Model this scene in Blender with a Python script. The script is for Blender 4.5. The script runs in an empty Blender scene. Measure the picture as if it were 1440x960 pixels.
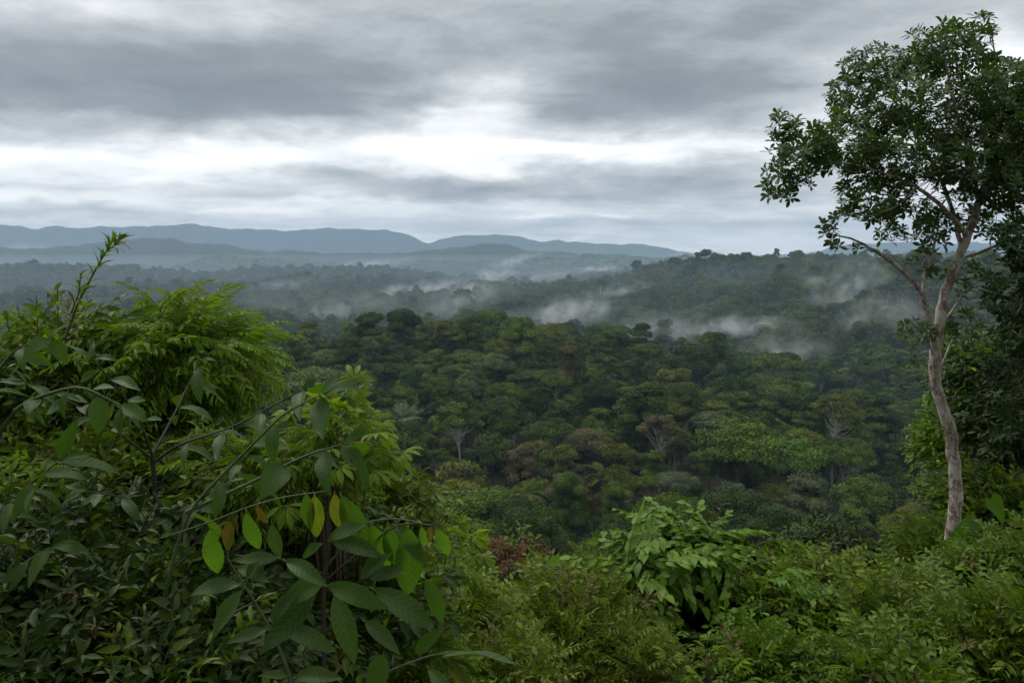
import bpy, math, random
import numpy as np
from mathutils import Vector, Matrix

# ------------------------------------------------------------------ camera, sky, sun, exposure
C = bpy.context.scene.collection
SC = bpy.context.scene
R = math.radians
F, HX, HY = 1120.0, 720.0, 350.0        # focal length in photo pixels, principal column, horizon row

def at(px, py, d):
    """world point at forward distance d (metres) seen on a line through photo pixel px,py"""
    cp, sp = math.cos(PITCH), math.sin(PITCH)
    x = (px - 720) / F; y = -(py - 480) / F
    v = Vector((x, cp + y * sp, -sp + y * cp))
    return v * (d / v.y)
PITCH = math.atan(130 / F)

cam = bpy.data.cameras.new('camera'); cam.lens = 28; cam.sensor_width = 36
cam.clip_start = 0.05; cam.clip_end = 60000
camo = bpy.data.objects.new('camera', cam); C.objects.link(camo)
camo.location = (0, 0, 0); camo.rotation_euler = (math.pi / 2 - PITCH, 0, 0)
SC.camera = camo
SC.view_settings.view_transform = 'Standard'; SC.view_settings.look = 'None'
SC.view_settings.exposure = 0.0; SC.view_settings.gamma = 1.0
SC.cycles.volume_bounces = 1
SC.cycles.max_bounces = 8
SC.cycles.diffuse_bounces = 3
SC.cycles.transmission_bounces = 3
SC.cycles.transparent_max_bounces = 4
SC.cycles.volume_max_steps = 256

SUN_EL, SUN_AZ = R(52), R(-35)           # azimuth from the view direction, positive to the right
sun = bpy.data.lights.new('sun', 'SUN'); sun.energy = 1.5; sun.angle = R(28); sun.color = (1.0, 0.955, 0.87)
suno = bpy.data.objects.new('sun', sun); C.objects.link(suno)
sd = Vector((math.sin(SUN_AZ) * math.cos(SUN_EL), math.cos(SUN_AZ) * math.cos(SUN_EL), math.sin(SUN_EL)))
suno.rotation_euler = sd.to_track_quat('Z', 'Y').to_euler(); suno.location = sd * 50

class NT:
    """tiny node-graph writer"""
    def __init__(s, nt): s.nt = nt; s.nt.nodes.clear()
    def n(s, t, **k):
        x = s.nt.nodes.new(t)
        for a, b in k.items(): setattr(x, a, b)
        return x
    def l(s, a, b): s.nt.links.new(a, b)
    def put(s, inp, v):
        if isinstance(v, bpy.types.NodeSocket): s.l(v, inp)
        else: inp.default_value = v
    def m(s, op, a, b=None, c=None, clamp=False):
        x = s.n('ShaderNodeMath', operation=op, use_clamp=clamp)
        s.put(x.inputs[0], a)
        if b is not None: s.put(x.inputs[1], b)
        if c is not None: s.put(x.inputs[2], c)
        return x.outputs[0]
    def v(s, op, a, b=None, c=None):
        x = s.n('ShaderNodeVectorMath', operation=op)
        s.put(x.inputs[0], a)
        if b is not None: s.put(x.inputs[3] if op == 'SCALE' else x.inputs[1], b)
        if c is not None: s.put(x.inputs[2], c)
        return x.outputs['Value'] if op in ('DOT_PRODUCT', 'LENGTH', 'DISTANCE') else x.outputs[0]
    def comb(s, a, b, c):
        x = s.n('ShaderNodeCombineXYZ')
        for i, q in enumerate((a, b, c)): s.put(x.inputs[i], q)
        return x.outputs[0]
    def noise(s, vec, scale, detail=4, rough=.5, dist=0.0):
        x = s.n('ShaderNodeTexNoise'); s.put(x.inputs['Vector'], vec)
        x.inputs['Scale'].default_value = scale; x.inputs['Detail'].default_value = detail
        x.inputs['Roughness'].default_value = rough; x.inputs['Distortion'].default_value = dist
        return x
    def ramp(s, fac, stops, interp='LINEAR'):
        x = s.n('ShaderNodeValToRGB'); s.put(x.inputs[0], fac); r = x.color_ramp; r.interpolation = interp
        while len(r.elements) < len(stops): r.elements.new(0.5)
        for e, (p, c) in zip(r.elements, stops):
            e.position = p; e.color = (c[0], c[1], c[2], 1) if not isinstance(c, (int, float)) else (c, c, c, 1)
        return x.outputs[0]
    def mix(s, fac, a, b, kind='RGBA', blend='MIX'):
        x = s.n('ShaderNodeMix', data_type=kind, blend_type=blend) if kind == 'RGBA' else s.n('ShaderNodeMix', data_type=kind)
        io = {'RGBA': (6, 7, 2), 'FLOAT': (2, 3, 0)}[kind]
        s.put(x.inputs[0], fac)
        for i, q in ((io[0], a), (io[1], b)):
            if isinstance(q, tuple) and len(q) == 3: q = (*q, 1)
            s.put(x.inputs[i], q)
        return x.outputs[io[2]]

# ---- sky: overcast cloud deck in front of a Nishita sky
world = bpy.data.worlds.new('World'); SC.world = world; world.use_nodes = True
g = NT(world.node_tree)
tc = g.n('ShaderNodeTexCoord').outputs['Generated']
sx = g.n('ShaderNodeSeparateXYZ'); g.l(tc, sx.inputs[0])
X, Y, Z = sx.outputs
sky = g.n('ShaderNodeTexSky', sky_type='NISHITA'); sky.sun_disc = False
sky.sun_elevation = SUN_EL; sky.sun_rotation = SUN_AZ
az = g.m('ARCTAN2', X, Y); el = g.m('ARCSINE', Z)
P0 = g.comb(az, el, 0.0)
# wind-drawn warp so that no cloud edge stays smooth
wn = g.noise(g.v('MULTIPLY', P0, (3.0, 9.0, 1.0)), 1.0, 5, .55)
warp = g.v('MULTIPLY', g.v('SUBTRACT', wn.outputs['Color'], (.5, .5, .5)), (.24, .095, 0.0))
wn2 = g.noise(g.v('MULTIPLY', P0, (14.0, 34.0, 1.0)), 1.0, 5, .6)
warp2 = g.v('MULTIPLY', g.v('SUBTRACT', wn2.outputs['Color'], (.5, .5, .5)), (.07, .030, 0.0))
P = g.v('ADD', g.v('ADD', P0, warp), warp2)
def azel(px, py):
    v = at(px, py, 1.0).normalized(); return math.atan2(v.x, v.y), math.asin(v.z)
# cloud banks: (centre px, py, half width, half height, brightness change, edge power)
BANKS = [
    (250, 112, 400, 78, -.33, 2), (400, 138, 230, 42, -.14, 1), (20, 150, 240, 58, -.10, 2),
    (930, 128, 200, 46, -.36, 2), (1090, 40, 320, 60, -.22, 1), (720, 40, 320, 45, -.20, 1),
    (300, 226, 340, 30, .20, 1), (40, 222, 200, 16, .16, 1), (540, 200, 170, 34, .18, 1), (690, 136, 90, 36, .36, 1), (850, 216, 230, 13, .34, 1), (640, 172, 90, 26, .16, 1), (450, 262, 400, 16, -.10, 1),
    (1115, 118, 60, 30, .22, 1), (1410, 70, 60, 40, .34, 1), (120, 0, 240, 26, .08, 1),
    (60, 272, 80, 8, .22, 1), (400, 287, 130, 6, .22, 1), (640, 262, 260, 18, -.22, 1), (960, 262, 300, 20, -.20, 1),
    (150, 300, 240, 9, -.16, 1), (740, 300, 34, 4, .30, 1), (850, 303, 34, 4, .26, 1), (700, 315, 360, 9, -.13, 1),
    (560, 334, 40, 4, .12, 1), (1080, 338, 110, 4.5, .26, 1), (780, 339, 60, 4, .24, 1), (70, 317, 60, 4, .20, 1), (1090, 312, 220, 10, -.12, 1), (1270, 210, 200, 60, -.05, 1),
]
L = g.m('MULTIPLY_ADD', g.m('MULTIPLY', g.m('SUBTRACT', el, .40), 1.1, clamp=True), .40, .60)      # an overcast sky brightens towards the zenith
for (cx, cy, rx, ry, a, pw) in BANKS:
    a0, e0 = azel(cx, cy)
    q = g.v('MULTIPLY', g.v('SUBTRACT', P, (a0, e0, 0)), (F / rx, F / ry, 0))
    d2 = g.v('DOT_PRODUCT', q, q)
    if pw == 2: d2 = g.m('MULTIPLY', d2, d2)
    L = g.m('MULTIPLY_ADD', g.m('POWER', 2.71828, g.m('MULTIPLY', d2, -1.0)), a, L)
# fibrous cloud texture, foreshortened towards the horizon like a flat deck
pp = g.m('ADD', g.m('MAXIMUM', Z, 0.0), 0.10)
deck = g.comb(g.m('DIVIDE', X, pp), g.m('MULTIPLY', g.m('DIVIDE', Y, pp), 1.15), 0.0)
n1 = g.noise(deck, 1.25, 9, .56, .35).outputs['Fac']
n2 = g.noise(g.v('MULTIPLY', P, (5.0, 26.0, 1.0)), 1.0, 7, .6, .2).outputs['Fac']
L = g.m('MULTIPLY_ADD', g.m('SUBTRACT', n1, .5), .62, L)
L = g.m('MULTIPLY_ADD', g.m('SUBTRACT', n2, .5), .34, L)
n3 = g.noise(g.v('MULTIPLY', P0, (5.5, 13.0, 1.0)), 1.0, 8, .62, .6).outputs['Fac']
L = g.m('MULTIPLY_ADD', g.m('SUBTRACT', n3, .5), .52, L)
L = g.m('MULTIPLY_ADD', g.m('POWER', 2.71828, g.m('MULTIPLY', g.m('ABSOLUTE', el), -12.0)), .40, L)     # the deck thins towards the horizon
L = g.m('SMOOTH_MAX', L, 0.06, .10)
cloud = g.ramp(g.m('MULTIPLY', L, .9), [(0.0, (.14, .157, .172)), (0.26, (.222, .243, .262)), (0.5, (.425, .445, .460)), (0.76, (.78, .79, .795)), (0.95, (1.0, 1.0, .995))])
cloud10 = g.v('SCALE', cloud, 15.0)
bg = g.n('ShaderNodeBackground'); bg.inputs[1].default_value = 0.10
g.l(g.mix(0.97, sky.outputs[0], cloud10), bg.inputs[0])
wo = g.n('ShaderNodeOutputWorld'); g.l(bg.outputs[0], wo.inputs[0])

# ------------------------------------------------------------------ helpers
def tag(o, label=None, cat=None, group=None, kind=None):
    if label: o['label'] = label
    if cat: o['category'] = cat
    if group: o['group'] = group
    if kind: o['kind'] = kind
    return o
def link(name, mesh, parent=None, M=None):
    o = bpy.data.objects.new(name, mesh); C.objects.link(o)
    if parent is not None: o.parent = parent
    if M is not None: o.matrix_basis = M
    return o
def empty(name, loc, rz=0.0):
    o = bpy.data.objects.new(name, None); C.objects.link(o)
    o.location = loc; o.rotation_euler = (0, 0, rz); o.empty_display_size = .2
    return o

def make_mesh(name, V, Fq, mats, tint=None, luv=None, midx=None, smooth=True):
    me = bpy.data.meshes.new(name)
    V = np.asarray(V, np.float32); Fq = np.asarray(Fq, np.int32)
    nf, k = Fq.shape
    me.vertices.add(len(V)); me.vertices.foreach_set('co', V.ravel())
    me.loops.add(nf * k); me.loops.foreach_set('vertex_index', Fq.ravel())
    me.polygons.add(nf); me.polygons.foreach_set('loop_start', np.arange(0, nf * k, k, dtype=np.int32))
    if midx is not None: me.polygons.foreach_set('material_index', np.asarray(midx, np.int32))
    me.polygons.foreach_set('use_smooth', np.full(nf, smooth, bool))
    me.update(calc_edges=True)
    if tint is not None:
        a = me.attributes.new('tint', 'FLOAT', 'POINT'); a.data.foreach_set('value', np.asarray(tint, np.float32))
    if luv is not None:
        a = me.attributes.new('luv', 'FLOAT_VECTOR', 'POINT'); a.data.foreach_set('vector', np.asarray(luv, np.float32).ravel())
    for m in mats: me.materials.append(m)
    return me

class MB:
    """collects quad pieces into one mesh"""
    def __init__(s): s.V = []; s.F = []; s.T = []; s.U = []; s.M = []; s.n = 0
    def raw(s, V, Fq, tint=.5, uv=None, mat=0):
        V = np.asarray(V, float).reshape(-1, 3); Fq = np.asarray(Fq, int)
        s.V.append(V); s.F.append(Fq + s.n); s.n += len(V)
        s.T.append(np.broadcast_to(np.asarray(tint, float), (len(V),)) if np.ndim(tint) < 1 else np.asarray(tint, float))
        s.U.append(np.zeros((len(V), 3)) if uv is None else uv)
        s.M.append(np.full(len(Fq), mat))
    def inst(s, T, Rm, pos, tint, mat=0):
        """T=(V,F,UV); Rm (N,3,3) columns scaled axes; pos (N,3); tint (N,)"""
        V, Fq, UV = T; N = len(pos); nv = len(V)
        W = np.einsum('nij,vj->nvi', Rm, V) + pos[:, None, :]
        FF = (Fq[None] + (np.arange(N) * nv)[:, None, None]).reshape(-1, 4)
        s.raw(W.reshape(-1, 3), FF, np.repeat(tint, nv), np.tile(UV, (N, 1)), mat)
    def tube(s, pts, rad, n=5, tint=.5, mat=0):
        pts = np.asarray(pts, float); k = len(pts); rad = np.broadcast_to(np.asarray(rad, float), (k,))
        d = np.gradient(pts, axis=0); d /= np.linalg.norm(d, axis=1)[:, None] + 1e-9
        up = np.array([0.13, 0.21, 1.0]) if abs(d[0, 2]) < .9 else np.array([1.0, .15, 0.1])
        a = np.cross(d, up); a /= np.linalg.norm(a, axis=1)[:, None] + 1e-9; b = np.cross(d, a)
        th = np.arange(n) * 2 * np.pi / n
        V = pts[:, None] + rad[:, None, None] * (np.cos(th)[None, :, None] * a[:, None] + np.sin(th)[None, :, None] * b[:, None])
        i, j = np.meshgrid(np.arange(k - 1), np.arange(n), indexing='ij'); i = i.ravel(); j = j.ravel(); j2 = (j + 1) % n
        Fq = np.stack([i * n + j, i * n + j2, (i + 1) * n + j2, (i + 1) * n + j], 1)
        L_ = np.concatenate([[0], np.cumsum(np.linalg.norm(np.diff(pts, axis=0), axis=1))])
        uv = np.stack([np.tile(th, k), np.repeat(L_, n), np.zeros(k * n)], 1)
        s.raw(V.reshape(-1, 3), Fq, tint, uv, mat)
    def build(s, name, mats, smooth=True):
        return make_mesh(name, np.concatenate(s.V), np.concatenate(s.F), mats, np.concatenate(s.T), np.concatenate(s.U), np.concatenate(s.M), smooth)

def frames(dirs, ups, scl, wid=None, rng=None):
    """rotation-scale matrices with local Y along dirs and Z near ups"""
    y = dirs / (np.linalg.norm(dirs, axis=1)[:, None] + 1e-9)
    x = np.cross(y, ups); x /= np.linalg.norm(x, axis=1)[:, None] + 1e-9
    z = np.cross(x, y)
    scl = np.broadcast_to(np.asarray(scl, float), (len(y),)); wid = scl if wid is None else np.broadcast_to(np.asarray(wid, float), (len(y),))
    return np.stack([x * wid[:, None], y * scl[:, None], z * scl[:, None]], 2)
def mat4(Rm, p):
    M = Matrix.Identity(4)
    for i in range(3):
        for j in range(3): M[i][j] = float(Rm[i][j])
        M[i][3] = float(p[i])
    return M

# ------------------------------------------------------------------ materials
def mat(name):
    m = bpy.data.materials.new(name); m.use_nodes = True
    g = NT(m.node_tree); out = g.n('ShaderNodeOutputMaterial'); return m, g, out
def attr(g, name): return g.n('ShaderNodeAttribute', attribute_name=name)

def leaf_mat(name, dark, light, trans=.25, rough=.48, veins=0.0, rnd=.35, tcol=None, spec=.24, blotch=None):
    m, g, out = mat(name)
    t = attr(g, 'tint').outputs['Fac']; ob = g.n('ShaderNodeObjectInfo').outputs['Random']
    f = g.m('MULTIPLY_ADD', g.m('SUBTRACT', ob, .5), rnd, t, clamp=True)
    nz = g.noise(attr(g, 'luv').outputs['Vector'], 4.0, 3).outputs['Fac']
    f = g.m('MULTIPLY_ADD', g.m('SUBTRACT', nz, .5), .25, f, clamp=True)
    col = g.mix(f, dark, light)
    p = g.n('ShaderNodeBsdfPrincipled'); p.inputs['Roughness'].default_value = rough
    p.inputs['Specular IOR Level'].default_value = spec
    if veins > 0:
        sp = g.n('ShaderNodeSeparateXYZ'); g.l(attr(g, 'luv').outputs['Vector'], sp.inputs[0])
        au = g.m('ABSOLUTE', sp.outputs[0])
        ph = g.m('FRACT', g.m('SUBTRACT', g.m('MULTIPLY', sp.outputs[1], 10.0), g.m('MULTIPLY', au, 1.6)))
        side = g.m('MINIMUM', g.m('MULTIPLY', g.m('ABSOLUTE', g.m('SUBTRACT', ph, .5)), 6.0), 1.0)
        midr = g.m('MINIMUM', g.m('MULTIPLY', au, 14.0), 1.0)
        h = g.m('MULTIPLY', side, midr)
        col = g.mix(g.m('MULTIPLY', g.m('POWER', g.m('SUBTRACT', 1.0, g.m('MAXIMUM', h, 0.0)), 1.5), veins), col, (light[0] * 1.5 + .02, light[1] * 1.5 + .02, light[2] * 1.5 + .02))
        b = g.n('ShaderNodeBump'); b.inputs['Strength'].default_value = .16; b.inputs['Distance'].default_value = .003
        bulge = g.m('SINE', g.m('MULTIPLY', ph, 3.1416))
        g.l(g.m('MULTIPLY', bulge, midr), b.inputs['Height']); g.l(b.outputs[0], p.inputs['Normal'])
    if blotch:
        bn = g.noise(attr(g, 'luv').outputs['Vector'], 2.2, 4, .6).outputs['Fac']
        col = g.mix(g.m('MULTIPLY', g.m('SUBTRACT', bn, .47), 7.0, clamp=True), col, blotch)
    if veins > 0:                                            # insect and age spots
        sn = g.noise(g.v('ADD', attr(g, 'luv').outputs['Vector'], g.comb(g.m('MULTIPLY', ob, 40.0), 0.0, 0.0)), 5.5, 4, .6).outputs['Fac']
        col = g.mix(g.m('MULTIPLY', g.m('SUBTRACT', sn, .64), 14.0, clamp=True), col, (.075, .055, .018))
    g.put(p.inputs['Base Color'], col)
    tr = g.n('ShaderNodeBsdfTranslucent')
    tc_ = tcol or (1.25, 1.35, .55)
    g.l(g.v('MULTIPLY', col, tc_), tr.inputs[0])
    ms = g.n('ShaderNodeMixShader'); ms.inputs[0].default_value = trans
    g.l(p.outputs[0], ms.inputs[1]); g.l(tr.outputs[0], ms.inputs[2]); g.l(ms.outputs[0], out.inputs[0])
    return m

def canopy_mat(name, stops, spread=1.0):
    """distant foliage: kind of green picked per tree from the ramp, leaf to leaf variation on top"""
    m, g, out = mat(name)
    ob = g.n('ShaderNodeObjectInfo').outputs['Random']; t = attr(g, 'tint').outputs['Fac']
    base = g.ramp(ob, stops)
    k = g.m('MULTIPLY_ADD', t, 1.0 * spread, 1 - .5 * spread)
    hue = g.mix(t, g.v('MULTIPLY', base, (.85, .95, 1.1)), g.v('MULTIPLY', base, (1.2, 1.07, .8)))
    p = g.n('ShaderNodeBsdfPrincipled'); p.inputs['Roughness'].default_value = .7; p.inputs['Specular IOR Level'].default_value = .12
    g.l(g.v('SCALE', hue, k), p.inputs['Base Color']); g.l(p.outputs[0], out.inputs[0])
    return m

def bark_mat(name, c1, c2, c3, sc=1.0, bump=.4):
    m, g, out = mat(name)
    tcn = g.n('ShaderNodeTexCoord').outputs['Object']
    n1 = g.noise(g.v('MULTIPLY', tcn, (6 * sc, 6 * sc, 3.2 * sc)), 1.0, 6, .65, .6).outputs['Fac']
    n2 = g.noise(g.v('MULTIPLY', tcn, (30 * sc, 30 * sc, 14 * sc)), 1.0, 5, .6).outputs['Fac']
    col = g.mix(g.m('MULTIPLY', g.m('SUBTRACT', n1, .44), 9.0, clamp=True), c1, c2)
    col = g.mix(g.m('MULTIPLY', g.m('SUBTRACT', n2, .56), 9.0, clamp=True), col, c3)
    p = g.n('ShaderNodeBsdfPrincipled'); p.inputs['Roughness'].default_value = .85
    b = g.n('ShaderNodeBump'); b.inputs['Strength'].default_value = bump; b.inputs['Distance'].default_value = .02 / sc
    g.l(g.m('ADD', n1, g.m('MULTIPLY', n2, .5)), b.inputs['Height']); g.l(b.outputs[0], p.inputs['Normal'])
    g.put(p.inputs['Base Color'], col); g.l(p.outputs[0], out.inputs[0])
    return m

G_DARK, G_MID, G_OLIVE, G_LIME, G_GREY, G_BROWN = (.030, .054, .010), (.058, .096, .012), (.090, .106, .016), (.115, .165, .012), (.078, .100, .038), (.092, .084, .034)
M_FOREST = canopy_mat('forest_foliage', [(0, G_DARK), (.22, (.038, .068, .011)), (.42, G_MID), (.6, (.070, .108, .013)), (.74, G_OLIVE), (.86, (.076, .125, .013)), (.96, G_GREY), (1, (.080, .080, .030))])
M_KIND = {
    'dark': canopy_mat('foliage_dark', [(0, (.026, .048, .008)), (1, (.044, .074, .010))]),
    'mid': canopy_mat('foliage_green', [(0, (.054, .094, .010)), (1, (.078, .124, .014))]),
    'olive': canopy_mat('foliage_olive', [(0, (.086, .104, .014)), (1, (.108, .122, .020))]),
    'lime': canopy_mat('foliage_lime', [(0, (.070, .135, .018)), (1, (.095, .165, .020))]),
    'grey': canopy_mat('foliage_grey_green', [(0, (.062, .086, .040)), (1, (.086, .112, .054))]),
    'brown': canopy_mat('foliage_brown', [(0, (.082, .078, .032)), (1, (.100, .094, .042))]),
}
M_BARKPALE = bark_mat('pale_bark', (.40, .37, .32), (.26, .23, .19), (.52, .50, .45), .3)
M_BARKDARK = bark_mat('dark_bark', (.07, .055, .04), (.045, .035, .027), (.11, .10, .085), .5)

# ------------------------------------------------------------------ terrain
ANG = [-60, -33, -18, -6, 0, 6, 12, 17, 21, 27, 33, 60]
DST = [0, 3, 6, 12, 20, 35, 60, 100, 150, 200, 300, 400, 500, 700, 1000, 1400, 2000, 3000, 5000, 9000, 16000]
HGT = {
    -60: [-1.6, -2.7, -3.8, -6.6, -12, -28, -48, -65, -76, -81, -83, -84, -90, -112, -118, -116, -112, -112, -120, -132, -140],
    -33: [-1.6, -2.7, -3.8, -6.6, -12, -28, -48, -65, -74, -77, -79, -80, -88, -112, -118, -116, -112, -112, -120, -132, -140],
    -18: [-1.6, -2.7, -3.9, -6.8, -12, -28, -47, -63, -72, -75, -73, -72, -80, -115, -112, -112, -108, -108, -118, -130, -140],
    -6:  [-1.6, -2.8, -4, -7, -12, -28, -46, -62, -71, -74, -69, -63, -74, -118, -108, -108, -104, -106, -116, -130, -140],
    0:   [-1.6, -2.8, -4.1, -7.2, -12, -28, -46, -61, -70, -73, -68, -62, -73, -118, -104, -100, -100, -105, -115, -130, -140],
    6:   [-1.6, -2.8, -4.1, -7.2, -12, -28, -46, -61, -70, -72, -67, -62, -76, -116, -102, -82, -90, -104, -115, -130, -140],
    12:  [-1.6, -2.8, -4.1, -7.4, -12, -28, -46, -61, -69, -71, -65, -70, -95, -114, -88, -52, -78, -100, -115, -130, -140],
    17:  [-1.6, -2.8, -4.1, -7.4, -12, -28, -46, -61, -69, -71, -68, -86, -106, -104, -74, -42, -66, -96, -115, -130, -140],
    21:  [-1.6, -2.8, -4.1, -7.4, -12, -28, -46, -61, -69, -71, -74, -98, -110, -92, -62, -38, -58, -92, -115, -130, -140],
    27:  [-1.6, -2.7, -4, -7.2, -12, -27, -45, -61, -70, -77, -89, -98, -94, -74, -50, -36, -55, -92, -115, -130, -140],
    33:  [-1.6, -2.7, -4, -7, -11, -25, -42, -60, -70, -79, -89, -94, -86, -66, -46, -34, -52, -92, -115, -130, -140],
    60:  [-1.6, -2.4, -3.4, -5.5, -9, -22, -38, -55, -66, -75, -85, -90, -84, -66, -50, -40, -60, -92, -115, -130, -140]}
_T = np.array([HGT[a] for a in ANG], float); _LD = np.log(np.array(DST, float) + 4)
_rs = np.random.RandomState(5)
_W = [(_rs.uniform(0, 2 * np.pi), _rs.uniform(0, 6.28), lam) for lam in (2600, 1500, 900, 620, 410, 260, 170, 110, 70, 44, 28)]
def ground(x, y):
    x = np.asarray(x, float); y = np.asarray(y, float)
    r = np.hypot(x, y); a = np.degrees(np.arctan2(x, y)); back = np.clip((np.abs(a) - 60) / 90, 0, 1)
    a = np.clip(a, -60, 60); ld = np.log(r + 4)
    ia = np.clip(np.searchsorted(ANG, a, 'right') - 1, 0, len(ANG) - 2); A = np.array(ANG, float)
    fa = (a - A[ia]) / (A[ia + 1] - A[ia]); fa = fa * fa * (3 - 2 * fa)
    idd = np.clip(np.searchsorted(_LD, ld, 'right') - 1, 0, len(DST) - 2)
    fd = np.clip((ld - _LD[idd]) / (_LD[idd + 1] - _LD[idd]), 0, 1)
    h = ((1 - fa) * ((1 - fd) * _T[ia, idd] + fd * _T[ia, idd + 1]) + fa * ((1 - fd) * _T[ia + 1, idd] + fd * _T[ia + 1, idd + 1]))
    h = h * (1 - back) + back * (-1.6 + np.minimum(r * .22, 40))        # the hill goes on rising behind the lookout
    n = 0
    for th, ph, lam in _W:
        amp = np.minimum(r * .02, lam * .011)
        n = n + amp * np.sin((x * np.cos(th) + y * np.sin(th)) * 2 * np.pi / lam + ph + 1.3 * np.sin((x * np.sin(th) - y * np.cos(th)) * 4.1 / lam))
    return h + n * np.clip((r - 25) / 150, 0, 1)

def soil():
    m, g, out = mat('forest_floor')
    geo = g.n('ShaderNodeNewGeometry').outputs['Position']
    n1 = g.noise(geo, .9, 6, .6).outputs['Fac']; n2 = g.noise(geo, .0011, 7, .62, .8).outputs['Fac']; n3 = g.noise(geo, .006, 5, .6).outputs['Fac']
    near = g.mix(n1, (.030, .024, .014), (.040, .048, .018))
    wood = g.mix(n3, (.020, .040, .018), (.045, .070, .026))
    far = g.mix(g.m('MULTIPLY', g.m('SUBTRACT', n2, .56), 9.0, clamp=True), wood, (.20, .22, .13))   # cleared fields on the plain
    dist = g.v('LENGTH', geo)
    f = g.m('MULTIPLY', g.m('SUBTRACT', dist, 2600.0), 1 / 900.0, clamp=True)
    p = g.n('ShaderNodeBsdfPrincipled'); p.inputs['Roughness'].default_value = .95; p.inputs['Specular IOR Level'].default_value = .1
    g.put(p.inputs['Base Color'], g.mix(f, near, far)); g.l(p.outputs[0], out.inputs[0])
    b = g.n('ShaderNodeBump'); b.inputs['Distance'].default_value = .05; g.l(n1, b.inputs['Height']); g.l(b.outputs[0], p.inputs['Normal'])
    return m
rr = np.concatenate([[0.0], np.geomspace(.8, 12500, 170)]); th = np.linspace(-np.pi, np.pi, 361)[:-1]
RR, TH = np.meshgrid(rr, th, indexing='ij'); GX = RR * np.sin(TH); GY = RR * np.cos(TH)
V = np.stack([GX, GY, ground(GX, GY)], 2).reshape(-1, 3)
i, j = np.meshgrid(np.arange(len(rr) - 1), np.arange(360), indexing='ij'); i = i.ravel(); j = j.ravel(); j2 = (j + 1) % 360
me = make_mesh('ground', V, np.stack([i * 360 + j, i * 360 + j2, (i + 1) * 360 + j2, (i + 1) * 360 + j], 1)[360:], [soil()])
bmc = link('ground', me); tag(bmc, kind='structure')

# ---- far mountains: real ridges, each a strip of relief with depth
def mount_mat():
    m, g, out = mat('mountain_forest')
    geo = g.n('ShaderNodeNewGeometry').outputs['Position']
    n = g.noise(geo, .004, 8, .6).outputs['Fac']; p = g.n('ShaderNodeBsdfPrincipled'); p.inputs['Roughness'].default_value = 1.0
    g.put(p.inputs['Base Color'], g.mix(n, (.018, .034, .022), (.05, .07, .04))); g.l(p.outputs[0], out.inputs[0]); return m
M_MOUNT = mount_mat()
def mountain(name, prof, D, depth, seed, n=260):
    """prof: (px, py) skyline seen from the lookout, ridge at forward distance D, slopes 'depth' metres wide"""
    rs = np.random.RandomState(seed)
    px = np.linspace(prof[0][0], prof[-1][0], n); py = np.interp(px, [p[0] for p in prof], [p[1] for p in prof])
    jag = sum(np.sin(px * f_ + rs.uniform(0, 6)) * a_ for f_, a_ in ((.03, .8), (.07, .8), (.16, .6), (.33, .4), (.7, .25)))
    py = py + jag
    top = np.array([at(a, b, D) for a, b in zip(px, py)])
    base = -145.0; rows = []; K = 22
    for k in range(-K, K + 1):
        s = k / K; w = 1 - abs(s) ** .9
        ridge = .5 + .5 * np.sin(px * .12 + rs.uniform(0, 1) * .4 + s * 2) * np.sin(px * .047 + 3 * s)
        wob = 1 - .55 * (1 - abs(2 * w - 1)) * ridge * (0 if k == 0 else 1)
        zz = base + (top[:, 2] - base) * w * (wob if k else 1)
        rows.append(np.stack([top[:, 0] * (1 + s * depth / D), top[:, 1] + s * depth, zz], 1))
    V = np.array(rows).reshape(-1, 3); m_ = len(rows)
    i, j = np.meshgrid(np.arange(m_ - 1), np.arange(n - 1), indexing='ij'); i = i.ravel(); j = j.ravel()
    me = make_mesh(name, V, np.stack([i * n + j, i * n + j + 1, (i + 1) * n + j + 1, (i + 1) * n + j], 1), [M_MOUNT])
    return tag(link(name, me), kind='structure')
mountain('mountain_range', [(-700, 330), (-300, 312), (0, 316), (25, 318), (50, 322), (78, 318), (108, 323), (135, 317), (180, 319), (215, 317), (250, 316), (270, 316), (300, 320), (350, 322), (400, 323), (450, 322), (500, 322), (550, 325), (572, 328), (588, 335), (600, 341), (616, 338), (640, 332), (680, 330), (720, 332), (745, 337), (768, 339), (785, 336), (802, 340), (850, 342), (905, 345), (950, 351), (1000, 362), (1040, 370)], 9300, 800, 1)
mountain('mountain_range', [(-700, 352), (-100, 350), (0, 347), (60, 351), (110, 344), (150, 339), (200, 333), (240, 336), (268, 343), (305, 342), (340, 349), (372, 352), (405, 351), (450, 356), (520, 357), (600, 352), (640, 347), (690, 343), (720, 345), (742, 352), (790, 354), (850, 357), (930, 362), (1000, 372)], 4900, 450, 2)
mountain('mountain_range', [(930, 368), (950, 362), (972, 357), (990, 354), (1004, 354), (1022, 358), (1036, 363), (1060, 368)], 5600, 300, 3, 90)
mountain('mountain_range', [(960, 366), (1010, 362), (1060, 359), (1120, 357), (1150, 352), (1185, 345), (1230, 342), (1300, 340), (1400, 342), (1700, 338), (2300, 345)], 9600, 600, 4)

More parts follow.
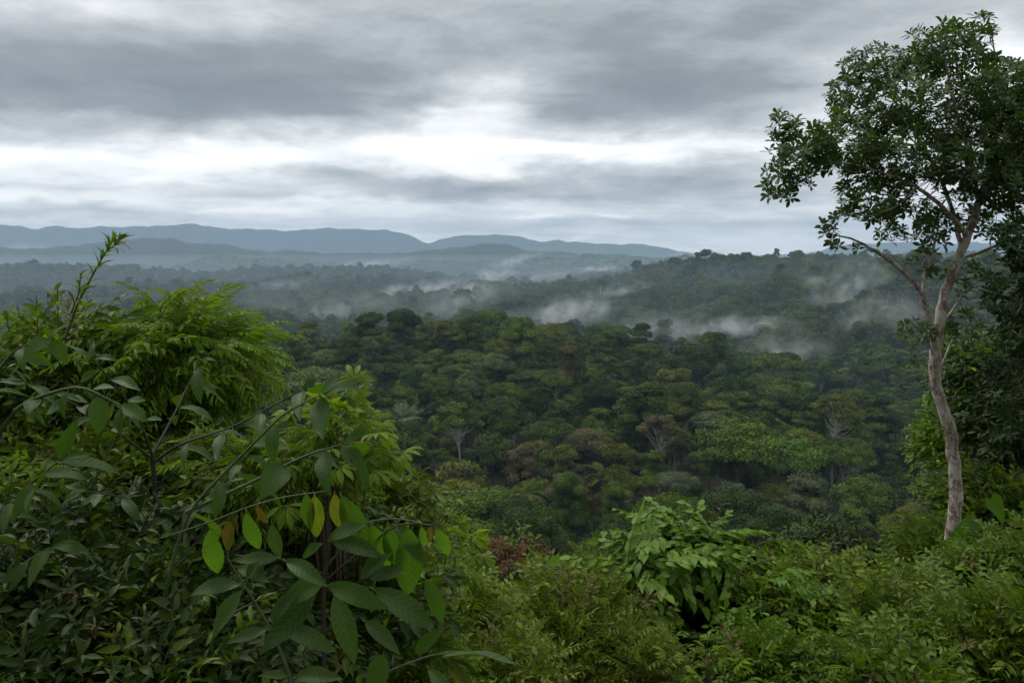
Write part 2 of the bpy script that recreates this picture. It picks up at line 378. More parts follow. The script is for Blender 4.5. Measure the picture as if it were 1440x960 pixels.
# ------------------------------------------------------------------ rainforest trees
QUAD = (np.array([[0, 0, 0], [.5, .45, .06], [0, 1, -.05], [-.5, .5, .06]], float), np.array([[0, 1, 2, 3]]), np.array([[0, 0, 0], [1, .5, 0], [0, 1, 0], [-1, .5, 0]], float))
def unit(rs, n, zmin=-1.0):
    z = rs.uniform(zmin, 1, n); a = rs.uniform(0, 2 * np.pi, n); r = np.sqrt(1 - z * z)
    return np.stack([r * np.cos(a), r * np.sin(a), z], 1)
def ball(rs, c, r, lat=5, lon=8, k=.18):
    t = np.linspace(0.02, np.pi - .02, lat); p = np.arange(lon) * 2 * np.pi / lon
    Tt, Pp = np.meshgrid(t, p, indexing='ij')
    d = np.stack([np.sin(Tt) * np.cos(Pp), np.sin(Tt) * np.sin(Pp), np.cos(Tt)], 2) * (1 + rs.uniform(-k, k, (lat, lon, 1)))
    V = (d * np.asarray(r) + c).reshape(-1, 3)
    i, j = np.meshgrid(np.arange(lat - 1), np.arange(lon), indexing='ij'); i = i.ravel(); j = j.ravel(); j2 = (j + 1) % lon
    return V, np.stack([i * lon + j, i * lon + j2, (i + 1) * lon + j2, (i + 1) * lon + j], 1)

def crown_lobes(rs, kind, Rr, n):
    """clump centres on a crown of radius Rr whose flat underside is z=0"""
    a = rs.uniform(0, 2 * np.pi, n); q = np.sqrt(rs.uniform(0.0, 1, n)); out = []
    for k in range(n):
        r = q[k] * Rr * .8
        if kind == 'umbrella': z = Rr * (.50 * math.sqrt(max(0, 1 - (q[k] * .92) ** 2)) + rs.uniform(-.06, .06)); s = Rr * rs.uniform(.20, .32); f = .42
        elif kind == 'round': z = Rr * (.95 * math.sqrt(max(0, 1 - (q[k] * .95) ** 2)) * (1 if rs.rand() < .7 else rs.uniform(.2, .8)) + rs.uniform(-.05, .1)); s = Rr * rs.uniform(.24, .38); f = .66
        elif kind == 'tall': z = Rr * rs.uniform(-.9, 1.5); r = Rr * .62 * math.sqrt(max(0.05, 1 - ((z / Rr - .3) / 1.25) ** 2)) * q[k] ** .4; s = Rr * rs.uniform(.22, .36); f = .8
        elif kind == 'layered': tier = rs.randint(4); r = Rr * (.95 - .2 * tier) * q[k]; z = Rr * (.05 + .30 * tier + rs.uniform(-.08, .08) - .12 * q[k]); s = Rr * rs.uniform(.16, .30); f = .34
        elif kind == 'open': z = Rr * (.7 * math.sqrt(max(0, 1 - q[k] ** 2)) + rs.uniform(-.2, .25)); s = Rr * rs.uniform(.14, .24); f = .5
        out.append((np.array([r * math.cos(a[k]), r * math.sin(a[k]), z]), s, f))
    return out
def make_crown(name, seed, kind, Rr, nl, nleaf, ls, mats, core=True, droop=0.0):
    rs = np.random.RandomState(seed); lobes = crown_lobes(rs, kind, Rr, nl); mb = MB()
    cs = np.array([l[0] for l in lobes]); ss = np.array([l[1] for l in lobes]); fs = np.array([l[2] for l in lobes])
    w = ss ** 2; pick = rs.choice(nl, int(nleaf * 1.6), p=w / w.sum())
    d = unit(rs, len(pick), -.45); bump = rs.uniform(.80, 1.10, len(pick))
    # second-level bumps so each clump is itself lumpy
    lump = .10 * np.sin(d[:, 0] * 7 + pick * 1.7) * np.sin(d[:, 1] * 7 + pick) + .06 * np.sin(d[:, 2] * 11 + pick * 3.1)
    off = d * ((bump + lump) * ss[pick])[:, None]; off[:, 2] *= fs[pick]
    pos = cs[pick] + off
    keep = np.ones(len(pos), bool)
    for k in range(nl):
        e = (pos - cs[k]) / ss[k]; e[:, 2] /= fs[k]; keep &= ~((np.einsum('ij,ij->i', e, e) < .50) & (pick != k) & (rs.rand(len(pos)) < .93))
    pos, pk, dd = pos[keep][:nleaf], pick[keep][:nleaf], d[keep][:nleaf]
    n = len(pos)
    nrm = dd + rs.normal(0, .45, (n, 3)) + np.array([0, 0, .35]); nrm /= np.linalg.norm(nrm, axis=1)[:, None]
    dirs = np.cross(nrm, rs.normal(0, 1, (n, 3))) + dd * .35 - np.array([0, 0, .25 + droop])
    size = ls * rs.uniform(.6, 1.45, n)
    lt = rs.uniform(.2, .8, nl)
    tint = np.clip(lt[pk] + rs.normal(0, .16, n), 0, 1)
    mb.inst(QUAD, frames(dirs, nrm, size, size * rs.uniform(.55, 1.0, n)), pos, tint)
    if core:
        for k in range(nl):
            V, Fq = ball(rs, cs[k], (ss[k] * .78, ss[k] * .78, ss[k] * .78 * fs[k]), 5, 7)
            mb.raw(V, Fq, lt[k] * .8)
    return mb.build(name, mats, smooth=False), cs, ss
def make_trunk(name, seed, H, Rr, cs, r0, mats, limbs=7):
    """trunk from the ground to the crown with limbs reaching the clumps; crown underside at z=H"""
    rs = np.random.RandomState(seed); mb = MB()
    zs = np.linspace(-1.5, H + Rr * .15, 7); sway = np.cumsum(rs.normal(0, H * .012, (7, 2)), 0); sway -= sway[-1]
    pts = np.column_stack([sway, zs]); mb.tube(pts, np.linspace(r0 * 1.25, r0 * .6, 7), 8)
    order = rs.permutation(len(cs))[:limbs]
    for k in order:
        e = cs[k] + np.array([0, 0, H]); t = rs.uniform(.72, 1.0); s = np.array([pts[-1][0] * t, pts[-1][1] * t, -1 + (H + 1) * t]) if t < 1 else pts[-1]
        s = np.array([np.interp(t * H, zs, pts[:, 0]), np.interp(t * H, zs, pts[:, 1]), t * H])
        mid = s * .5 + e * .5 + np.array([0, 0, -.12 * np.linalg.norm(e - s)]) + rs.normal(0, .03 * Rr, 3)
        mb.tube([s, s * .6 + mid * .4, mid, e], [r0 * .42, r0 * .32, r0 * .24, r0 * .08], 5)
    return mb.build(name, mats)

# prototypes: radius ~1 unit -> metres; each has a crown and trunk mesh
PROTO = {}
def proto(key, seed, kind, Rr, H, nl, nleaf, ls, r0, bark, limbs=7, core=True, droop=0):
    m_, cs, ss = make_crown('crown_' + key, seed, kind, Rr, nl, nleaf, ls, [M_FOREST], core, droop)
    PROTO[key] = (m_, make_trunk('trunk_' + key, seed + 50, H, Rr, cs, r0, [bark], limbs), Rr, H)
for k in range(3): proto('round%d' % k, 11 + k, 'round', 6.2, 13, 30 + 4 * k, 17000, .38, .32, M_BARKDARK)
for k in range(2): proto('umbrella%d' % k, 21 + k, 'umbrella', 7.5, 15, 40, 16000, .40, .34, M_BARKPALE, 16)
for k in range(2): proto('tall%d' % k, 31 + k, 'tall', 5.0, 14, 32, 15000, .36, .28, M_BARKDARK)
for k in range(2): proto('layered%d' % k, 61 + k, 'layered', 6.8, 14, 44, 15000, .38, .30, M_BARKPALE, 20)
proto('open0', 41, 'open', 6.5, 14, 34, 9500, .34, .26, M_BARKPALE, 30, False)
proto('open1', 43, 'open', 5.0, 12, 22, 4500, .32, .20, M_BARKPALE, 22, False)

# the leafy covering of the slope between the lookout shrubs and the tall trees
for k, (nm_, kd_, Rr_, H_, nl_, tri_, bk_, lim_) in enumerate([('round', 'round', 6.2, 13, 44, 27000, M_BARKDARK, 8), ('layered', 'layered', 6.8, 14, 56, 26000, M_BARKPALE, 22), ('tall', 'tall', 5.0, 14, 42, 22000, M_BARKDARK, 7), ('umbrella', 'umbrella', 7.5, 15, 52, 25000, M_BARKPALE, 16)]):
    proto(nm_ + 'N', 91 + k, kd_, Rr_, H_, nl_, tri_, .25, .3, bk_, lim_)
FINE = {'r': 'roundN', 'l': 'layeredN', 't': 'tallN', 'u': 'umbrellaN'}
def kind_mesh(mesh, m):
    return mesh
def set_mat(o, m):
    o.material_slots[0].link = 'OBJECT'; o.material_slots[0].material = m

TREES = []   # (x, y, base z, scale)
def tree_thing(key, kindc, x, y, z, sc, rz, label, group=None, cat='tree', name='rainforest_tree', zs=1.0, aniso=None):
    cm, tm, Rr, H = PROTO[key]
    t = empty(name, (x, y, z), rz); t.scale = (sc, sc, sc * zs)
    if aniso: t.scale = (sc * aniso[0], sc * aniso[1], sc * zs); t.rotation_euler = (aniso[2], aniso[3], rz)
    link('trunk', tm, t)
    c = link('crown', cm, t); set_mat(c, M_KIND[kindc]); c.location = (0, 0, H)
    tag(t, label, cat, group); return t

# ---- landmark trees of the near slope: (key, colour, px, py of crown middle, half crown width in px, distance, label)
LAND = [
    ('layered0', 'olive', 650, 690, 78, 112, 'broad pale olive spreading tree with a layered crown right of the yellow hanging leaves', 'rainforest_tree'),
    ('tall0', 'mid', 800, 712, 44, 92, 'left one of two tall leafy columns draped in climbers', 'vine_draped_tree'),
    ('tall1', 'mid', 868, 716, 36, 90, 'right one of two tall leafy columns draped in climbers', 'vine_draped_tree'),
    ('round0', 'lime', 1110, 648, 56, 135, 'bright lime green rounded tree, brightest crown left of the pale trunked tree', 'rainforest_tree'),
    ('umbrella1', 'grey', 952, 676, 42, 120, 'flat grey green umbrella tree with bare pale limbs showing below its crown', 'umbrella_tree'),
    ('open0', 'brown', 930, 604, 46, 175, 'dry pinkish brown loose crown with pale twigs in the middle of the slope', 'rainforest_tree'),
    ('round1', 'brown', 826, 628, 42, 160, 'dull brown rounded tree left of the dry pinkish crown', 'rainforest_tree'),
    ('umbrella1', 'dark', 790, 470, 24, 380, 'dark flat topped tree standing up on the ridge line beside the rising mist', 'umbrella_tree'),
    ('open0', 'grey', 887, 478, 26, 360, 'thin crowned tree with pale bare branches on the ridge line', 'rainforest_tree'),
    ('open1', 'grey', 1172, 620, 15, 170, 'small grey almost bare tree below the misty valley on the right', 'rainforest_tree'),
    ('open0', 'grey', 355, 486, 16, 330, 'slender tree with a long white trunk just right of the bright feathery shrub', 'rainforest_tree'),
    ('umbrella0', 'mid', 752, 528, 30, 250, 'tall tree with a straight white trunk above the middle of the slope', 'rainforest_tree'),
    ('umbrella0', 'mid', 633, 520, 22, 270, 'dark green parasol shaped tree on a thin stem, upper left of the slope', 'umbrella_tree'),
    ('layered1', 'lime', 1124, 560, 46, 230, 'yellow green layered tree near the right end of the dark ridge', 'umbrella_tree'),
    ('round2', 'dark', 975, 510, 42, 300, 'very dark rounded tree topping the dark ridge right of the bare branched tree', 'rainforest_tree'),
    ('round0', 'dark', 1050, 525, 46, 280, 'dark domed tree on the ridge just left of the yellow green layered tree', 'rainforest_tree'),
    ('layered1', 'olive', 950, 548, 58, 240, 'wide olive umbrella crown under the dark ridge trees', 'umbrella_tree'),
    ('umbrella1', 'grey', 1000, 590, 36, 205, 'grey green flat tree beside the dry pinkish crown', 'umbrella_tree'),
    ('round1', 'olive', 560, 645, 50, 140, 'olive rounded tree to the right of the drooping bright leaf tips', 'rainforest_tree'),
    ('round2', 'dark', 705, 590, 50, 185, 'dark green rounded tree in the middle of the slope above the pale spreading tree', 'rainforest_tree'),
    ('round1', 'dark', 1030, 730, 74, 72, 'dark mounded tree directly behind the hanging vine mound', 'rainforest_tree'),
    ('round0', 'brown', 1135, 775, 60, 46, 'low dry brown shrubby tree right of the hanging vine mound', 'dry_shrub'),
    ('round2', 'brown', 905, 772, 42, 50, 'low dry brownish shrubby tree left of the hanging vine mound', 'dry_shrub'),
    ('round1', 'mid', 1268, 655, 50, 58, 'leafy crown touching the left side of the pale trunk at mid height', 'rainforest_tree'),
    ('round2', 'olive', 1285, 740, 52, 40, 'olive bushy crown left of the pale trunk foot', 'rainforest_tree'),
    ('round0', 'mid', 1215, 700, 55, 62, 'leafy mid green tree just left of the pale trunk', 'rainforest_tree'),
]
def canopy_dist(px, py, dmin=48.0, h=17.0):
    """how far away the forest roof lies in the direction of a photo pixel"""
    d = dmin
    while d < 3000:
        p = at(px, py, d)
        if p.z < float(ground(p.x, p.y)) + h: return d
        d *= 1.01
    return 400.0
rs = np.random.RandomState(77)
for (key, kc, px, py, hw, d, label, nm) in LAND:
    cm, tm, Rr, H = PROTO[key]
    d = canopy_dist(px, py, 78, 18 if hw > 30 else 20)
    if d < 190 and key[0] in FINE: key = FINE[key[0]]; cm, tm, Rr, H = PROTO[key]
    rad = hw * d / F; sc = rad / (Rr * 1.18); c = at(px, py, d); gz = float(ground(c.x, c.y))
    zmid = {'r': .45, 'u': .3, 't': .35, 'o': .4, 'l': .4}[key[0]] * Rr * sc
    Hs = c.z - zmid - gz                                     # height of the crown underside above the ground
    zs = 1.0
    if Hs < H * sc: gz = c.z - zmid - H * sc                # shorter tree: trunk runs into the ground
    t = tree_thing(key, kc, c.x, c.y, c.z - zmid - H * sc, sc, rs.uniform(0, 6.28), label, None, 'tree' if 'shrub' not in nm else 'shrub', nm)
    if Hs > H * sc + 1:                                     # taller: a longer trunk
        tr = [q for q in t.children if q.name.startswith('trunk')][0]; ext = Hs / (H * sc); tr.scale = (1, 1, ext); tr.location = (0, 0, H * (1 - ext))
    TREES.append((c.x, c.y, rad))

# ---- palms and the pale star-leaved tree
def frond_mesh(seed, Lf, droop, mats):
    rs = np.random.RandomState(seed); mb = MB(); n = 12
    t = np.linspace(0, 1, n); pts = np.column_stack([np.zeros(n), Lf * t, Lf * (.35 * t - droop * t * t)])
    mb.tube(pts, np.linspace(.05, .015, n), 4, .6)
    k = 30; tt = np.repeat(np.linspace(.12, .98, k), 2); side = np.tile([1, -1], k)
    p = np.column_stack([np.interp(tt, t, pts[:, i]) for i in range(3)])
    dirs = np.column_stack([side * np.ones(2 * k), np.full(2 * k, .55), np.full(2 * k, -.35) + rs.normal(0, .12, 2 * k)])
    Ln = Lf * .30 * np.sin(np.pi * np.clip(tt * .85 + .12, 0, 1)) + .1
    mb.inst(QUAD, frames(dirs, np.tile([0, 0, 1.0], (2 * k, 1)), Ln, .28), p, rs.uniform(.3, .8, 2 * k))
    return mb.build('frond', mats, False)
def palm(px, py, d, rad, label, kc, nf=16, droop=.75, name='palm_tree'):
    d2 = canopy_dist(px, py, 80, 20); rad *= d2 / d; d = d2
    c = at(px, py, d); gz = float(ground(c.x, c.y)); t = empty(name, (c.x, c.y, gz)); tag(t, label, 'palm' if name == 'palm_tree' else 'tree')
    mb = MB(); H = c.z - gz; mb.tube([[0, 0, -1], [.1, 0, H * .4], [0, .1, H * .8], [0, 0, H]], [.26, .2, .17, .15], 8)
    link('trunk', mb.build('palm_trunk', [M_BARKPALE]), t)
    fm = frond_mesh(int(px), rad, droop, [M_KIND[kc]])
    rs = np.random.RandomState(int(px))
    for k in range(nf):
        el = rs.uniform(-.35, .95); o = link('frond', fm, t)
        o.matrix_basis = Matrix.Translation((0, 0, H)) @ Matrix.Rotation(k * 2.4, 4, 'Z') @ Matrix.Rotation(el, 4, 'X')
palm(915, 584, 150, 4.4, 'grey green palm with drooping fronds in the middle of the right slope', 'grey')
palm(735, 700, 88, 2.3, 'dark palm half hidden beside the pale spreading tree', 'mid')
palm(1040, 600, 160, 3.6, 'palm right of the grey green flat tree', 'olive', 14)
palm(675, 716, 84, 2.4, 'small grey green palm under the pale spreading tree', 'grey', 14)
palm(848, 668, 110, 2.9, 'palm with arching fronds above the climber draped columns', 'olive', 14)
palm(565, 588, 120, 3.8, 'pale silvery star leaved tree on a thin white stem, right of the bright leaf tips', 'grey', 13, .25, 'star_leaved_tree')

# ---- the other trees
def scatter(r0, r1, cell, amax, rs, jit=.48):
    n = int(r1 / cell) + 2
    gx, gy = np.meshgrid(np.arange(-n, n + 1), np.arange(-1, n + 1)); gx = gx.ravel() * cell; gy = gy.ravel() * cell * 1.0
    gx = gx + rs.uniform(-jit, jit, len(gx)) * cell; gy = gy + rs.uniform(-jit, jit, len(gy)) * cell
    r = np.hypot(gx, gy); a = np.degrees(np.arctan2(gx, gy)); k = (r >= r0) & (r < r1) & (np.abs(a) < amax) & (gy > 0)
    return gx[k], gy[k]
rs = np.random.RandomState(9)
KINDS = [('dark', .27), ('mid', .42), ('olive', .17), ('lime', .07), ('grey', .05), ('brown', .02)]
SHORT = ['pale spreading tree', 'left climber column', 'right climber column', 'brightest lime green crown', 'bare limbed umbrella tree', 'dry pinkish brown crown', 'dull brown rounded tree', 'flat topped ridge tree',
    'bare branched ridge tree', 'small grey bare tree', 'long white trunk', 'straight white trunk', 'parasol shaped tree', 'yellow green layered tree', 'very dark ridge tree', 'dark domed ridge tree', 'wide olive umbrella crown', 'grey green flat tree',
    'olive tree by the leaf tips', 'dark tree at mid slope', 'dark mound behind the vines', 'right dry shrubby tree', 'left dry shrubby tree', 'crown touching the pale trunk', 'crown at the pale trunk foot', 'leafy tree left of the pale trunk']
COLW = {'dark': 'dark green', 'mid': 'mid green', 'olive': 'olive', 'lime': 'yellow green', 'grey': 'greyish green', 'brown': 'brownish'}
SHPW = {'r': 'rounded', 'u': 'flat topped', 't': 'narrow tall', 'o': 'loose open', 'l': 'layered'}
USED = {}
def near_label(key, kc, x, y, z, sc):
    px, py = 720 + x / y * F, 350 - (z + 17 * sc) / y * F
    c = sorted((math.hypot(px - l[2], py - l[3]), i) for i, l in enumerate(LAND))
    for w in ('', 'small ' if sc < .85 else 'large '):
        for dd, i in c[:4]:
            dx, dy = px - LAND[i][2], py - LAND[i][3]
            where = ('left of' if dx < 0 else 'right of') if abs(dx) > abs(dy) else ('above' if dy < 0 else 'below')
            q = 'just ' if dd < 45 else '' if dd < 110 else 'well '
            t = '%s%s %s tree %s%s the %s' % (w, COLW[kc], SHPW[key[0]], q, where, SHORT[i])
            if t not in USED: USED[t] = 1; return t
    return t
LAB = {
    'dark': ('dark green tree among the crowded crowns of the near slope', 'dark green forest trees'),
    'mid': ('mid green leafy tree among the crowded crowns of the near slope', 'mid green forest trees'),
    'olive': ('olive toned tree among the crowded crowns of the near slope', 'olive forest trees'),
    'lime': ('yellowish bright green tree among the crowded crowns of the near slope', 'bright green forest trees'),
    'grey': ('greyish green tree among the crowded crowns of the near slope', 'greyish forest trees'),
    'brown': ('brownish tree among the crowded crowns of the near slope', 'brownish forest trees')}
KEYS = ['round0', 'round1', 'round2', 'umbrella0', 'umbrella1', 'tall0', 'tall1', 'open0', 'open1', 'layered0', 'layered1']
KP = np.array([.11, .11, .11, .10, .10, .09, .09, .07, .04, .12, .12]); KP /= KP.sum()
xs, ys = scatter(24, 520, 8.6, 41, rs)
order = np.argsort(np.hypot(xs, ys)); xs = xs[order]; ys = ys[order]
stuff_pts = []; n_ind = 0; LIM = 262
for x, y in zip(xs, ys):
    r = math.hypot(x, y); key = rs.choice(KEYS, p=KP); cm, tm, Rr, H = PROTO[key]
    kc = rs.choice([k for k, _ in KINDS], p=[w for _, w in KINDS]); kc = 'mid' if (kc in ('lime', 'grey') and r < 110) else kc; sc = rs.uniform(.72, 1.2) * (.42 if r < 62 else .6 if r < 84 else .9 if r < 110 else 1.0) * (1.35 if rs.rand() < .10 else .75 if rs.rand() < .25 else 1)
    if r < 84: kc = 'mid'
    if any((x - a) ** 2 + (y - b) ** 2 < (c * .85 + Rr * sc * .5) ** 2 for a, b, c in TREES): continue
    # keep the sight lines of the landmark trees free
    if any(b > y and b - y < 45 and abs(x / y - a / b) < (c * .8) / b for a, b, c in TREES) and rs.rand() < .8: sc *= .6
    z = float(ground(x, y)) + (rs.uniform(-3.5, 3.0) if r > 84 else -1.5)
    fr = abs(math.degrees(math.atan2(x, y))) < 34
    if 84 < r < 170 and key[0] in FINE and fr and n_ind < LIM: key = FINE[key[0]]
    if fr and r > 84 and n_ind < LIM:
        tree_thing(key, kc, x, y, z, sc, rs.uniform(0, 6.28), near_label(key, kc, x, y, z, sc), LAB[kc][1], zs=rs.uniform(.8, 1.2), aniso=(rs.uniform(.82, 1.22), rs.uniform(.82, 1.22), rs.normal(0, .05), rs.normal(0, .05))); n_ind += 1
    else: stuff_pts.append((x, y, z, sc, KEYS.index(key)))

# distant forest: instanced on points, one object per zone
def hidden_collection(name, meshes):
    col = bpy.data.collections.new(name)
    for i, parts in enumerate(meshes): col.objects.link(bpy.data.objects.new('%s_%02d' % (name, i), parts))
    return col
def merged(name, cm, tm, H):
    """crown + trunk as one instanced mesh"""
    def arr(m_):
        V = np.zeros(len(m_.vertices) * 3, np.float32); m_.vertices.foreach_get('co', V)
        L_ = np.zeros(len(m_.loops), np.int32); m_.loops.foreach_get('vertex_index', L_)
        t = np.zeros(len(m_.vertices), np.float32); m_.attributes['tint'].data.foreach_get('value', t); return V.reshape(-1, 3), L_.reshape(-1, 4), t
    V, L_, t = arr(cm); V2, L2, t2 = arr(tm)
    return make_mesh(name, np.vstack([V + [0, 0, H], V2]), np.vstack([L_, L2 + len(V)]), [M_FOREST, tm.materials[0]], np.concatenate([t, t2]), None, np.concatenate([np.zeros(len(L_)), np.ones(len(L2))]), False)
_NG = {}
def inst_group(col, vec=False):
    if col.name in _NG: return _NG[col.name]
    ng = bpy.data.node_groups.new(col.name, 'GeometryNodeTree')
    ng.interface.new_socket('Geometry', in_out='INPUT', socket_type='NodeSocketGeometry'); ng.interface.new_socket('Geometry', in_out='OUTPUT', socket_type='NodeSocketGeometry')
    N = ng.nodes.new; gi = N('NodeGroupInput'); go = N('NodeGroupOutput'); mp = N('GeometryNodeMeshToPoints'); ip = N('GeometryNodeInstanceOnPoints'); ci = N('GeometryNodeCollectionInfo')
    ci.inputs['Collection'].default_value = col; ci.inputs['Separate Children'].default_value = True; ci.inputs['Reset Children'].default_value = True
    def na(nm, ty): x = N('GeometryNodeInputNamedAttribute'); x.data_type = ty; x.inputs['Name'].default_value = nm; return x.outputs['Attribute']
    Lk = ng.links.new
    Lk(gi.outputs[0], mp.inputs['Mesh']); Lk(mp.outputs[0], ip.inputs['Points']); Lk(ci.outputs[0], ip.inputs['Instance'])
    ip.inputs['Pick Instance'].default_value = True
    Lk(na('idx', 'INT'), ip.inputs['Instance Index']); Lk(na('rot', 'FLOAT_VECTOR'), ip.inputs['Rotation']); Lk(na('sclv', 'FLOAT_VECTOR') if vec else na('scl', 'FLOAT'), ip.inputs['Scale'])
    Lk(ip.outputs[0], go.inputs[0]); _NG[col.name] = ng; return ng
def foliage_rest(root, col, P_, Rm, sz, idx):
    """the countless leaf twigs beyond the individual ones: one part, instanced"""
    me = bpy.data.meshes.new('foliage'); n = len(P_); me.vertices.add(n); me.vertices.foreach_set('co', np.asarray(P_, np.float32).ravel())
    a = me.attributes.new('scl', 'FLOAT', 'POINT'); a.data.foreach_set('value', np.asarray(sz, np.float32))
    a = me.attributes.new('idx', 'INT', 'POINT'); a.data.foreach_set('value', np.asarray(idx, np.int32))
    E = np.array([Matrix((Rm[i] / sz[i]).tolist()).to_euler('XYZ')[:] for i in range(n)], np.float32)
    a = me.attributes.new('rot', 'FLOAT_VECTOR', 'POINT'); a.data.foreach_set('vector', E.ravel())
    o = link('foliage', me, root); tag(o, kind='stuff'); md = o.modifiers.new('instances', 'NODES'); md.node_group = inst_group(col); return o
def instancer(name, pts, col, label, seed):
    pts = np.array(pts, float); me = bpy.data.meshes.new(name); me.vertices.add(len(pts)); me.vertices.foreach_set('co', pts[:, :3].astype(np.float32).ravel())
    a = me.attributes.new('scl', 'FLOAT', 'POINT'); a.data.foreach_set('value', pts[:, 3].astype(np.float32))
    sv = np.repeat(pts[:, 3:4], 3, 1) * np.random.RandomState(seed + 9).uniform(.78, 1.28, (len(pts), 3)); a = me.attributes.new('sclv', 'FLOAT_VECTOR', 'POINT'); a.data.foreach_set('vector', sv.astype(np.float32).ravel())
    a = me.attributes.new('idx', 'INT', 'POINT'); a.data.foreach_set('value', pts[:, 4].astype(np.int32))
    rr_ = np.zeros((len(pts), 3), np.float32); rr_[:] = np.random.RandomState(seed + 1).normal(0, .06, (len(pts), 3)); rr_[:, 2] = np.random.RandomState(seed).uniform(0, 6.28, len(pts))
    a = me.attributes.new('rot', 'FLOAT_VECTOR', 'POINT'); a.data.foreach_set('vector', rr_.ravel())
    o = link(name, me); tag(o, label, 'forest', kind='stuff')
    md = o.modifiers.new('instances', 'NODES'); md.node_group = inst_group(col, True); return o
colA = hidden_collection('slope_tree', [merged('m_' + k, PROTO[k][0], PROTO[k][1], PROTO[k][3]) for k in KEYS])
instancer('slope_forest', stuff_pts, colA, 'closely packed forest trees covering the back of the near ridge', 1)
# lighter trees for the middle distance
MIDM = []
for k in range(7):
    kd = ['round', 'layered', 'umbrella', 'round', 'tall', 'layered', 'open'][k]; Rr = [6.5, 5.5, 8, 7, 5, 6.5, 6][k]
    m_, cs, ss = make_crown('mid_%d' % k, 200 + k, kd, Rr, 20, 1500 if k != 6 else 700, .85, [M_FOREST], k != 6)
    tm = make_trunk('midtrunk_%d' % k, 300 + k, 13, Rr, cs, .35, [M_BARKPALE if k in (2, 5, 6) else M_BARKDARK], 4)
    MIDM.append(merged('midtree_%d' % k, m_, tm, 13))
colB = hidden_collection('hill_tree', MIDM)
rs = np.random.RandomState(31); pts = []
for (a0, a1, cell) in ((505, 1700, 10.2), (1700, 3000, 13.5)):
    x, y = scatter(a0, a1, cell, 40, rs); z = ground(x, y) + rs.uniform(-5, 2, len(x))
    # clearings where the photo has paler gaps
    s_ = rs.uniform(.6, 1.2, len(x)) * np.where(rs.rand(len(x)) < .06, 1.3, 1) * (cell / 10.2) ** .5
    pts.append(np.column_stack([x, y, z, s_, rs.choice(7, len(x), p=[.22, .2, .16, .2, .08, .1, .04])]))
instancer('hill_forest', np.vstack(pts), colB, 'misty forest covering the far hills and the valley floor', 2)
# patches of woodland on the far plain
PATM = []
for k in range(5):
    rs2 = np.random.RandomState(400 + k); mb = MB()
    for q in range(12):
        c = np.array([rs2.uniform(-24, 24), rs2.uniform(-24, 24), 12 + rs2.uniform(-4, 6)]); r = rs2.uniform(6, 10)
        V, Fq = ball(rs2, c, (r, r, r * .75), 6, 9, .16); mb.raw(V, Fq, rs2.uniform(.1, .9))
    PATM.append(mb.build('patch_%d' % k, [M_FOREST], False))
colC = hidden_collection('plain_patch', PATM)
x, y = scatter(2990, 9000, 38, 40, rs); z = ground(x, y)
nz = np.sin(x * .0031 + 1) * np.sin(y * .0017 + x * .0009) + .5 * np.sin(x * .008 + y * .005) + rs.normal(0, .3, len(x))
k = nz > -.55 + .25 * (y > 6000); x, y, z = x[k], y[k], z[k]
instancer('plain_forest', np.column_stack([x, y, z - 4, rs.uniform(.6, 1.15, len(x)), rs.randint(0, 5, len(x))]), colC, 'blue hazy woodland spread over the far plain', 3)

# unseen trees added behind the lookout to block sky and darken the foreground
rs = np.random.RandomState(63); pts = []
for k in range(64):
    a = rs.uniform(-np.pi, np.pi); r = rs.uniform(9, 55); x, y = r * math.sin(a), r * math.cos(a)
    if y > -5 or abs(math.atan2(x, y)) < R(105): continue
    pts.append((x, y, float(ground(x, y)) - .5, rs.uniform(.55, .9), rs.choice(5)))
instancer('back_forest', pts, colA, 'added unseen trees behind the lookout that shade the foreground', 5)

